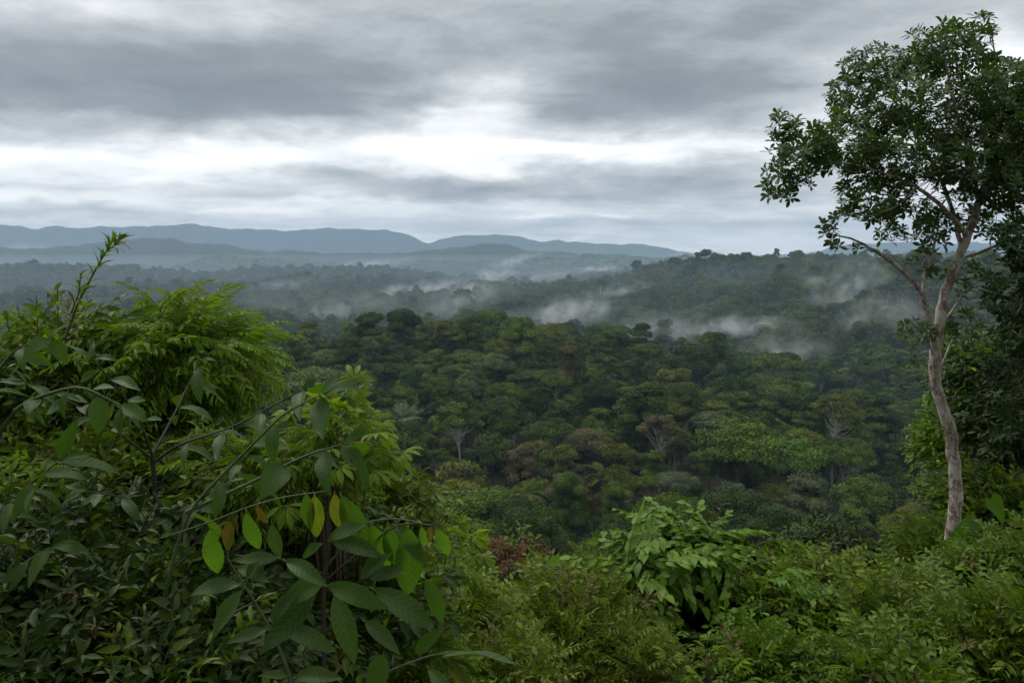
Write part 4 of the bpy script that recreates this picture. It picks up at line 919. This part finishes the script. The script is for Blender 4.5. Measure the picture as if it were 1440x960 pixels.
# ---- centre bottom
bush('fine_leaved_shrub', 'large fine leaved yellow green shrub in the bottom centre', 800, 905, 4.8, 118, 92, 290, ['fine', 'fine', 'bovate'], .27, 1.0, 40, up=.55)
bush('fine_leaved_shrub', 'fine leaved shrub between the sapling and the rusty tipped shrub', 640, 890, 4.4, 75, 70, 190, ['fine', 'bovate', 'ovate'], .24, 1.0, 41, up=.5)
bush('fine_leaved_shrub', 'low fine leaved shrub along the bottom edge under the rusty tipped shrub', 690, 960, 4.0, 90, 60, 180, ['fine', 'bovate'], .24, 1.0, 42, up=.5)
bush('fine_leaved_shrub', 'lime green sapling thicket right of the sapling leaves at the bottom', 570, 930, 3.4, 60, 70, 140, ['bovate', 'feather'], .22, 1.0, 43, up=.4)
bush('fine_leaved_shrub', 'bamboo like feathery shrub drooping at the left of the dark hollow', 895, 958, 4.4, 56, 50, 150, ['fine'], .26, 1.0, 44, up=.35)
bush('rusty_shrub', 'shrub with rusty red young leaf tips above the bottom greenery', 716, 838, 5.8, 58, 42, 130, ['lance', 'ovate', 'twigd'], .30, 1.0, 45, up=.6)
rt = bush('rusty_tipped_shoots', 'cluster of rusty red shoots standing above the green shrub', 712, 812, 5.85, 46, 20, 60, ['rust'], .24, 1.0, 46, up=.9)
bush('tall_weed', 'pale tipped tall weed right of the rusty shrub', 830, 815, 5.6, 16, 26, 26, ['fine', 'limef'], .22, 1.0, 47, up=1.0, cat='plant')
bush('tall_weed', 'thin upright weed with star shaped lime leaves above the shrubs beside the sapling', 628, 790, 3.8, 14, 44, 24, ['lime'], .16, 1.0, 48, up=.6, cat='plant')
# ---- near-black lumps added inside the hollow, its shade put into their colour
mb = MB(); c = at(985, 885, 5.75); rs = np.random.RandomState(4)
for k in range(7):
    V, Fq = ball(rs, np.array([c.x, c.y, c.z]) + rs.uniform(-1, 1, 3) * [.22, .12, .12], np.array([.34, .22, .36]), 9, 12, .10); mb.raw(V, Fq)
m, g, out = mat('hollow_shade'); n_ = g.noise(g.n('ShaderNodeNewGeometry').outputs['Position'], 14.0, 6, .6).outputs['Fac']
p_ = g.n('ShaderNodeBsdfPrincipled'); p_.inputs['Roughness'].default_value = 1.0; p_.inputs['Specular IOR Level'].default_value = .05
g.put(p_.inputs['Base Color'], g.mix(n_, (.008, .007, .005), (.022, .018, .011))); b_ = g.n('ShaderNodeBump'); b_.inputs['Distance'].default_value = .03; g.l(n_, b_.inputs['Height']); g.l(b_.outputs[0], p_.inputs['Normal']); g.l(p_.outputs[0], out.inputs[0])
tag(link('hollow_shade_backing', mb.build('hollow_shade_backing', [m])), kind='structure')
# ---- the vine mound with its dark hollow
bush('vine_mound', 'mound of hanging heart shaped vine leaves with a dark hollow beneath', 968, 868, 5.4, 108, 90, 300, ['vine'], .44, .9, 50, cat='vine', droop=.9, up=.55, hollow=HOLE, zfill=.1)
bush('vine_shrub', 'dense top fringe of vine leaves crowning the hollow mound', 975, 795, 5.4, 90, 28, 150, ['vine'], .36, 1.1, 51, cat='vine', droop=.5, up=.7)
bush('vine_shrub', 'leafy vine shoulder running down left of the dark hollow', 895, 850, 5.2, 38, 64, 110, ['vine'], .40, 1.0, 52, cat='vine', droop=.7, up=.4)
bush('vine_shrub', 'vine covered slope right of the dark hollow', 1090, 872, 5.0, 66, 58, 170, ['vine', 'sidel', 'bovate'], .27, 1.0, 53, cat='vine', droop=.4, up=.5)
bush('star_leaved_plant', 'lime star leaved plant at the bottom edge under the dark hollow', 1002, 950, 4.2, 34, 18, 12, ['lime'], .17, 1.0, 54, cat='plant', up=.5)
bush('undergrowth_shrub', 'dark leafy shrub at the bottom edge right of the star leaved plant', 1085, 952, 4.3, 60, 40, 140, ['ovate', 'sidel'], .24, 1.0, 55)
RB = [(1170, 830, 5.6, 62, 40, 'bovate', 'yellow green tangled shrub right of the vine slope'), (1160, 905, 4.8, 72, 55, 'sidel', 'leafy shrub with pale leaves at the bottom, right of the vine slope'), (1235, 880, 4.8, 66, 66, 'bovate', 'bright tangled shrub near the bottom right'),
      (1320, 920, 4.4, 80, 60, 'sidel', 'green shrub below the pale trunk at the bottom'), (1420, 900, 4.4, 80, 70, 'ovate', 'green shrub in the bottom right corner'), (1290, 850, 5.8, 62, 44, 'ovate', 'green shrub hiding the foot of the pale trunk'),
      (1390, 810, 6.2, 74, 54, 'sidel', 'leafy shrub right of the pale trunk foot'), (1250, 960, 4.0, 90, 50, 'ovate', 'dark green shrub along the bottom edge at the right'), (1470, 800, 6.0, 70, 60, 'ovate', 'green shrub at the right edge below the big heart shaped leaves')]
for q, (px, py, d, rx, ry, k, lab) in enumerate(RB): bush('tangled_shrub', lab, px, py + 16, d, rx, ry, 170, [k, 'fine' if q < 3 else 'ovate', 'serr', ('lance', 'feather', 'vine')[q % 3], k], .27, 1.0, 60 + q, up=.5)

# ---- leafy trees and bushes behind the pale trunk, on the slope below
MIDB = [(1405, 545, 15, 62, 50, ['side', 'sidel'], 'leafy bright green tree top right of the pale trunk at mid height'), (1440, 620, 14, 60, 60, ['side', 'dark'], 'dark leafy tree at the right edge behind the pale trunk'),
        (1375, 640, 17, 50, 60, ['sidel', 'ovate'], 'green tree top immediately right of the pale trunk'), (1405, 730, 13, 60, 50, ['dark', 'ovate'], 'dark bushes around the big heart shaped leaf'),  (1160, 800, 16, 50, 30, ['twigd'], 'dry twiggy bush right of the low brown shrubby tree'), (1340, 800, 12, 60, 36, ['ovate'], 'low bushes directly behind the pale trunk foot')]
for q, (px, py, d, rx, ry, ks, lab) in enumerate(MIDB): bush('leafy_tree' if ry > 40 else 'slope_shrub', lab, px, py, d, rx, ry, 420, ks, .40 * d / 16 + .14, 1.0, 80 + q, cat='tree' if ry > 40 else 'shrub', up=.5)
p = Plant('heart_leaved_plant', 'plant with big heart shaped bright leaves right of the pale trunk', 1395, 860, 8.2, 'plant', 30)
HB = [leaf_mesh('heart_leaf_%d' % i, blade(.75, 8, 4, droop=.3, fold=.1, heart=.25, pet=.0, seed=i), M_HANG_G, .2) for i in range(2)]
for (x, y, L_, dx, dz) in ((1394, 702, .30, .5, -.8), (1420, 728, .26, .9, -.3), (1368, 735, .28, -.8, -.4), (1440, 715, .24, .6, .3), (1405, 755, .26, .2, -.8), (1350, 762, .24, -.9, .0)):
    Q = p.branch([(1397, 900, 8.2), (1398, 780, 8.2), (x, y - 2, 8.1)], (.012, .005), 4); p.leaf((x, y, 8.05), (dx, -.2, dz), (0, -1, .5), L_, HB)
p.done(M_STEMG)

# ------------------------------------------------------------------ the tall pale trunked tree and its neighbour
def whorl(name, seed, m, n=9):
    rs = np.random.RandomState(seed); mb = MB(); a = np.arange(n) * 2.4 + rs.uniform(0, 1); tilt = np.linspace(.15, 1.1, n)
    T = blade(.36, 5, 2, droop=.35, fold=.18, peak=.62, pet=.05, seed=seed)
    dirs = np.column_stack([np.cos(a), np.sin(a), tilt]); ups = np.column_stack([-np.cos(a) * tilt, -np.sin(a) * tilt, np.ones(n)])
    mb.inst(T, frames(dirs, ups, rs.uniform(.75, 1.15, n) * (1.1 - .35 * tilt)), np.column_stack([np.zeros(n), np.zeros(n), np.linspace(-.15, .1, n)]), rs.uniform(.1, .9, n))
    return mb.build(name, [m])
WH = [whorl('leaf_whorl_%d' % i, 500 + i, M_TREE, 8 + i % 3) for i in range(4)]; WH2 = [whorl('side_whorl_%d' % i, 520 + i, M_TREE2, 9) for i in range(3)]
def grow_tree(name, label, skel, blobs, D, ncl, wh, leaf, seed, bark, slim=.63):
    """skel: limb polylines (px, py, distance, radius px); blobs: crown masses (px, py, half w, half h, distance, half depth m)"""
    rs = np.random.RandomState(seed); s0 = at(*skel[0][0][:3]); gz = float(ground(s0.x, s0.y)); root = empty(name, (s0.x, s0.y, gz)); tag(root, label, 'tree'); g0 = np.array([s0.x, s0.y, gz])
    nodes = []; rad = []
    for li, limb in enumerate(skel):
        P_ = np.array([at(*q[:3]) for q in limb]) - g0; r = np.array([q[3] * q[2] / F for q in limb]) * slim
        if li == 0: P_ = np.vstack([[0.05, 0, -.4], P_]); r = np.concatenate([[r[0] * 1.35], r])
        t = np.linspace(0, len(P_) - 1, (len(P_) - 1) * 6 + 1); k = np.arange(len(P_)); Q = np.column_stack([np.interp(t, k, P_[:, i]) for i in range(3)]); rr_ = np.interp(t, k, r)
        for _ in range(3): Q[1:-1] = Q[1:-1] * .5 + (Q[:-2] + Q[2:]) * .25
        w = rs.normal(0, 1, (len(Q), 3)); w = (w + np.roll(w, 1, 0)) * .07 * rr_[:, None]; Q[1:-1] += w[1:-1]
        rr_ = rr_ * (1 + .05 * np.sin(t * 5.3 + li) * np.sin(t * 1.9) + rs.normal(0, .02, len(t)))
        mb = MB(); mb.tube(Q, rr_, 12 if li == 0 else 8); link('trunk' if li == 0 else 'limb', mb.build(name + '_wood', [bark]), root)
        if len(Q) > 6: nodes.append(Q[(len(Q) // 4 if li else int(len(Q) * .62)):])
    nodes = np.vstack(nodes)
    w = np.array([b[2] * b[3] * b[5] for b in blobs]) ** .8; pk = rs.choice(len(blobs), ncl, p=w / w.sum()); B = np.array(blobs, float)
    d = unit(rs, ncl); q = rs.uniform(0.15, 1, ncl) ** .38
    off = d * q[:, None]; dist = B[pk, 4] + off[:, 1] * B[pk, 5]
    pts = np.array([at(B[k, 0] + o[0] * B[k, 2], B[k, 1] - o[2] * B[k, 3], dd) for k, o, dd in zip(pk, off, dist)]) - g0
    # twigs: every cluster joins the nearest wood already grown, nearest clusters first
    dd0 = np.min(np.linalg.norm(pts[:, None] - nodes[None, ::2], axis=2), axis=1); order = np.argsort(dd0)
    mb = MB(); N_ = list(nodes); cap = np.zeros((len(nodes) + ncl * 3, 3)); cap[:len(nodes)] = nodes; nn = len(nodes); wd = []
    for i in order:
        e = pts[i]; dl = np.linalg.norm(cap[:nn] - e, axis=1); j = int(np.argmin(dl)); s = cap[j]; L_ = dl[j]
        mid = s * .5 + e * .5 + rs.normal(0, .06, 3) * L_ + np.array([0, 0, -.10 * L_])
        r0 = min(.004 + .012 * L_, .03); mb.tube([s, mid, e], [r0, r0 * .7, .003], 4)
        cap[nn] = mid; cap[nn + 1] = s * .25 + mid * .5 + e * .25; cap[nn + 2] = e * .8 + mid * .2; nn += 3; wd.append(e - mid)
    link('twigs', mb.build(name + '_twigs', [bark]), root)
    # leaf whorls at the twig ends
    wd = np.array(wd); wd /= np.linalg.norm(wd, axis=1)[:, None]; P_ = pts[order]
    ax_ = wd * .6 + np.array([0, -.05, .75]) + rs.normal(0, .35, P_.shape); ax_ /= np.linalg.norm(ax_, axis=1)[:, None]
    tmp = np.cross(ax_, rs.normal(0, 1, P_.shape)); tmp /= np.linalg.norm(tmp, axis=1)[:, None]; y = np.cross(ax_, tmp); sz = leaf * rs.uniform(.75, 1.2, len(P_))
    Rm = np.stack([tmp, y, ax_], 2) * sz[:, None, None]
    o_ = np.argsort((P_ + g0)[:, 1]); P_, Rm, sz = P_[o_], Rm[o_], sz[o_]
    for k in range(min(297, len(P_))): link('leaf_whorl', wh[rs.randint(len(wh))], root, mat4(Rm[k], P_[k]))
    if len(P_) > 297: foliage_rest(root, hidden_collection(name + '_whorls', wh), P_[297:], Rm[297:], sz[297:], rs.randint(0, len(wh), len(P_) - 297))
    return root
T_ = 11.0
grow_tree('pale_trunked_tree', 'tall forked tree with a pale mottled trunk and dark crown against the sky', [
    [(1333, 930, T_, 16), (1334, 820, T_, 14), (1337, 755, T_, 13.5), (1345, 690, T_, 13.5), (1339, 620, T_, 13), (1327, 575, T_, 12.5), (1314, 535, T_, 12.5), (1316, 485, T_, 12.5), (1322, 450, T_, 11.5), (1330, 410, T_, 10.5), (1344, 370, T_, 10), (1362, 330, T_, 9), (1375, 290, T_, 8), (1391, 240, T_ + .1, 6.5), (1400, 195, T_ + .2, 5), (1412, 150, T_ + .3, 3.5), (1402, 95, T_ + .3, 2.5), (1395, 50, T_ + .3, 1.2)],
    [(1316, 487, T_ - .05, 8), (1306, 445, T_ - .1, 6.5), (1296, 412, T_ - .15, 6), (1280, 390, T_ - .2, 5), (1250, 364, T_ - .3, 4), (1226, 350, T_ - .4, 3.2), (1200, 336, T_ - .5, 2.4), (1172, 330, T_ - .6, 1.4)],
    [(1297, 412, T_ - .15, 4.5), (1301, 382, T_, 4), (1312, 350, T_ + .1, 3.2), (1320, 318, T_ + .3, 2.2), (1318, 290, T_ + .4, 1.4)],
    [(1360, 332, T_, 6.5), (1344, 310, T_ - .2, 5.5), (1318, 284, T_ - .4, 4.5), (1288, 262, T_ - .6, 3.6), (1250, 246, T_ - .7, 3), (1205, 232, T_ - .8, 2.3), (1160, 226, T_ - .8, 1.8), (1110, 214, T_ - .8, 1)],
    [(1352, 345, T_, 5.5), (1340, 296, T_ + .3, 4.8), (1322, 250, T_ + .5, 4), (1296, 200, T_ + .6, 3.2), (1270, 158, T_ + .6, 2.4), (1240, 120, T_ + .6, 1.8), (1205, 95, T_ + .5, 1)],
    [(1376, 290, T_, 5), (1370, 240, T_ - .3, 4.2), (1352, 185, T_ - .5, 3.4), (1338, 125, T_ - .5, 2.4), (1326, 70, T_ - .4, 1.5), (1318, 38, T_ - .4, .8)],
    [(1391, 242, T_, 5), (1420, 205, T_ - .1, 4), (1455, 172, T_ - .2, 3.2), (1500, 150, T_ - .2, 2.4), (1560, 140, T_ - .2, 1.2)],
    [(1345, 368, T_, 4.5), (1385, 352, T_ + .3, 3.5), (1432, 332, T_ + .5, 2.6), (1490, 300, T_ + .6, 1.5)],
    [(1290, 262, T_ - .6, 2.6), (1262, 290, T_ - .7, 2), (1225, 305, T_ - .8, 1.5), (1190, 300, T_ - .8, .9)],
    [(1325, 455, T_ + .05, 3), (1345, 428, T_ + .2, 2.4), (1368, 402, T_ + .3, 1.5)], [(1322, 520, T_ + .05, 2.5), (1338, 480, T_ + .2, 2), (1352, 455, T_ + .3, 1.3)], [(1315, 500, T_ - .1, 2.5), (1298, 470, T_ - .2, 2), (1284, 455, T_ - .3, 1.2)]],
    [(1330, 62, 62, 34, T_, .8), (1385, 40, 20, 22, T_, .4), (1232, 96, 52, 36, T_ + .3, .7), (1195, 150, 36, 46, T_ + .3, .6), (1300, 130, 90, 60, T_, 1.2), (1395, 125, 50, 50, T_, 1.0), (1128, 215, 52, 48, T_ - .6, .6), (1100, 182, 24, 28, T_ - .6, .3), (1190, 205, 66, 46, T_ - .5, .9), (1095, 260, 26, 30, T_ - .7, .4),
     (1280, 215, 86, 62, T_, 1.3), (1370, 220, 66, 70, T_, 1.2), (1232, 280, 60, 34, T_ - .3, .8), (1170, 325, 24, 30, T_ - .6, .3), (1195, 350, 18, 10, T_ - .5, .2), (1290, 315, 70, 34, T_ + .2, .7), (1425, 200, 56, 80, T_, 1.0), (1410, 310, 56, 40, T_ + .4, .6),
     (1362, 395, 36, 22, T_ + .3, .4), (1350, 452, 34, 24, T_ + .3, .4), (1292, 470, 26, 22, T_ - .2, .4), (1280, 512, 16, 12, T_ - .3, .3), (1310, 365, 30, 22, T_, .3), (1425, 115, 40, 30, T_ + .2, .8), (1418, 255, 44, 44, T_ - .2, .8), (1440, 180, 50, 60, T_ + .5, .8), (1510, 190, 80, 90, T_, 1.2), (1500, 310, 60, 50, T_ + .3, .8)],
    T_, 2700, WH, .135, 41, M_TREEBARK)
grow_tree('dark_crowned_tree', 'dark leaved tree leaning into the frame along the right edge', [
    [(1530, 900, 9.5, 16), (1525, 700, 9.5, 13), (1510, 520, 9.6, 11), (1500, 400, 9.7, 8), (1480, 320, 9.8, 5), (1470, 260, 9.8, 2.5)],
    [(1508, 500, 9.6, 6), (1470, 450, 9.6, 4.5), (1430, 420, 9.5, 3), (1395, 410, 9.5, 1.6)], [(1500, 400, 9.7, 5), (1460, 360, 9.7, 3.5), (1425, 335, 9.6, 2)], [(1512, 560, 9.5, 6), (1470, 530, 9.4, 4), (1420, 520, 9.4, 2)]],
    [(1430, 345, 30, 40, 9.7, .5), (1415, 415, 38, 38, 9.5, .5), (1445, 470, 50, 40, 9.5, .6), (1480, 400, 60, 110, 9.7, .9), (1420, 520, 46, 30, 9.4, .5), (1460, 580, 60, 46, 9.4, .6), (1560, 400, 60, 140, 9.7, .9)],
    9.6, 1000, WH2, .125, 43, M_TREEBARK)
import bmesh
VALLEY_D = 1.5e-4
HAZE_COL = (.50, .68, .90, 1); HAZE_D = 1.2e-4

# ------------------------------------------------------------------ rising mist and the blue air
def mist_mat(name, dens, seed, asp):
    m, g, out = mat(name)
    oc = g.n('ShaderNodeTexCoord').outputs['Object']
    loc = g.v('ADD', oc, (seed * 3.7, seed * 1.3, 0))
    iso = g.v('MULTIPLY', loc, (asp, asp * .6, 1.0))
    w = g.v('MULTIPLY', g.v('SUBTRACT', g.noise(iso, .9, 4).outputs['Color'], (.5, .5, .5)), (.8, .6, 1.1))
    r = g.v('LENGTH', g.v('ADD', oc, w))
    fall = g.m('SUBTRACT', 1.0, g.m('MULTIPLY', r, 1.2), clamp=True); fall = g.m('MULTIPLY', fall, fall)
    n = g.noise(iso, 1.15, 7, .66, .3).outputs['Fac']
    n = g.m('MULTIPLY', g.m('SUBTRACT', n, .44), 5.5, clamp=True)
    d = g.m('MULTIPLY', g.m('MULTIPLY', g.m('MULTIPLY', fall, n), 2.2), dens)
    pv = g.n('ShaderNodeVolumePrincipled'); pv.inputs['Color'].default_value = (.86, .90, .93, 1)
    g.l(d, pv.inputs['Density']); g.l(pv.outputs[0], out.inputs['Volume'])
    return m
MIST = [  # px, py, distance, half width, half height (px), roll, strength, label
    (800, 440, 560, 66, 20, .12, 1.7, 'white wisp of mist rising behind the flat topped ridge tree'),
    (1020, 462, 640, 90, 15, .06, 1.5, 'long flat mist bank lying in the valley right of the ridge'),
    (1185, 396, 900, 52, 36, -.25, 1.4, 'curling mist plume high on the right hillside'),
    (1105, 492, 520, 60, 22, .15, .9, 'thin mist drifting over the valley left of the pale trunk'),
    (920, 470, 600, 60, 22, -.1, .9, 'faint mist at the left end of the valley bank'),
    (598, 405, 1700, 52, 9, .18, 1.6, 'narrow bright mist streak over the middle forest'),
    (690, 390, 2000, 34, 11, .2, 1.3, 'small slanting wisp right of the bright streak'),
    (545, 412, 1700, 30, 10, .25, 1.0, 'short slanting wisp just left of the bright streak'),
    (760, 392, 2200, 46, 8, .15, 1.0, 'low pale mist right of the small slanting wisp'),
    (660, 408, 1500, 40, 12, .2, .9, 'smoky wisp curling up just right of the bright streak'),
    (1235, 440, 700, 60, 26, .25, .6, 'soft mist climbing the hillside toward the pale trunk'),
    (400, 400, 1900, 60, 8, .1, .45, 'pale mist strip above the bright feathery shrub'),
    (870, 408, 1300, 50, 9, .15, .7, 'faint mist lying along the foot of the right hill'),
    (470, 435, 1050, 80, 18, .2, .5, 'faint mist veil over the forest left of centre'),
    (640, 428, 1100, 70, 16, .3, .7, 'pale thin mist below the bright streak'),
    (345, 498, 480, 26, 24, .2, .8, 'small grey mist puff beside the white trunked tree on the left'),
    (520, 372, 3200, 60, 6, .1, 1.3, 'low mist line on the far plain left of centre'),
    (720, 368, 3600, 40, 6, .3, 1.3, 'low mist line on the far plain near the centre'),
    (840, 378, 2600, 30, 4, 0, 1.2, 'small pale mist patch above the round topped hills'),
    (1060, 476, 660, 250, 40, .04, .8, 'broad thin veil of mist filling the valley behind the near ridge'),
    (430, 440, 900, 260, 34, .02, .25, 'broad thin veil of mist over the forest on the left'),
    (18, 352, 6000, 40, 7, .1, 1.6, 'white cloud strip at the foot of the left mountains'),
    (95, 352, 5600, 24, 6, .1, 1.3, 'small white cloud puff at the foot of the left mountains'),
    (985, 357, 4600, 60, 5, .1, 1.0, 'fog strip below the small blue hill'),
]
for q, (px, py, d, hw, hh, roll, stg, label) in enumerate(MIST):
    if d < 3000 and hw < 200: d = canopy_dist(px, py + hh * .5, 380 if py < 500 else 300, 20) * .97
    c = at(px, py, d); sx_ = hw * d / F * 1.9; sz_ = hh * d / F * 1.9; sy_ = sx_ * .5
    V, Fq = ball(np.random.RandomState(q), np.zeros(3), (1, 1, 1), 9, 14, 0)
    me = make_mesh('mist', V, Fq[:, ::-1], [mist_mat('mist_%d' % q, stg * 1.2 / sy_, q, min(4.5, hw / hh))])
    o = link('mist_patch', me); o.location = c; o.scale = (sx_, sy_, sz_); o.rotation_euler = (0, -roll, math.atan2(-c.x, c.y))
    tag(o, label, 'mist', kind='stuff')

# low ground haze pooled in the valleys beyond the near ridge
m, g, out = mat('valley_haze')
pv = g.n('ShaderNodeVolumePrincipled'); pv.inputs['Color'].default_value = (.62, .78, .93, 1); pv.inputs['Density'].default_value = VALLEY_D; g.l(pv.outputs[0], out.inputs['Volume'])
FP = [(-4000, 2600), (-4000, 900), (-700, 460), (-250, 470), (0, 470), (120, 440), (190, 370), (250, 330), (420, 330), (900, 420), (4000, 900), (4000, 2600)]
bb = bmesh.new(); lo = [bb.verts.new((x, y, -150)) for x, y in FP]; hi = [bb.verts.new((x, y, -14 if abs(x) < 400 and False else -16)) for x, y in FP]
bb.faces.new(lo); bb.faces.new(hi[::-1])
for i in range(len(FP)): k = (i + 1) % len(FP); bb.faces.new((lo[i], lo[k], hi[k], hi[i]))
bmesh.ops.recalc_face_normals(bb, faces=bb.faces); me = bpy.data.meshes.new('valley_haze'); bb.to_mesh(me); bb.free(); me.materials.append(m)
tag(link('valley_haze', me), 'low blue grey haze pooled over the valley forest', 'haze', kind='stuff')

m, g, out = mat('haze')
pv = g.n('ShaderNodeVolumePrincipled'); pv.inputs['Color'].default_value = HAZE_COL; pv.inputs['Density'].default_value = HAZE_D
pv.inputs['Anisotropy'].default_value = 0.0; g.l(pv.outputs[0], out.inputs['Volume'])
HB = (-10600, 10600, -900, 10900, -185, 312)
hv = [(x, y, z) for x in HB[0:2] for y in HB[2:4] for z in HB[4:6]]
me = make_mesh('haze', hv, [(0, 1, 3, 2), (4, 6, 7, 5), (0, 4, 5, 1), (2, 3, 7, 6), (0, 2, 6, 4), (1, 5, 7, 3)], [m], smooth=False)
bb = bmesh.new(); bb.from_mesh(me); bmesh.ops.recalc_face_normals(bb, faces=bb.faces); bb.to_mesh(me); bb.free()
tag(link('haze', me), 'pale blue air over the valley', 'haze', kind='stuff')
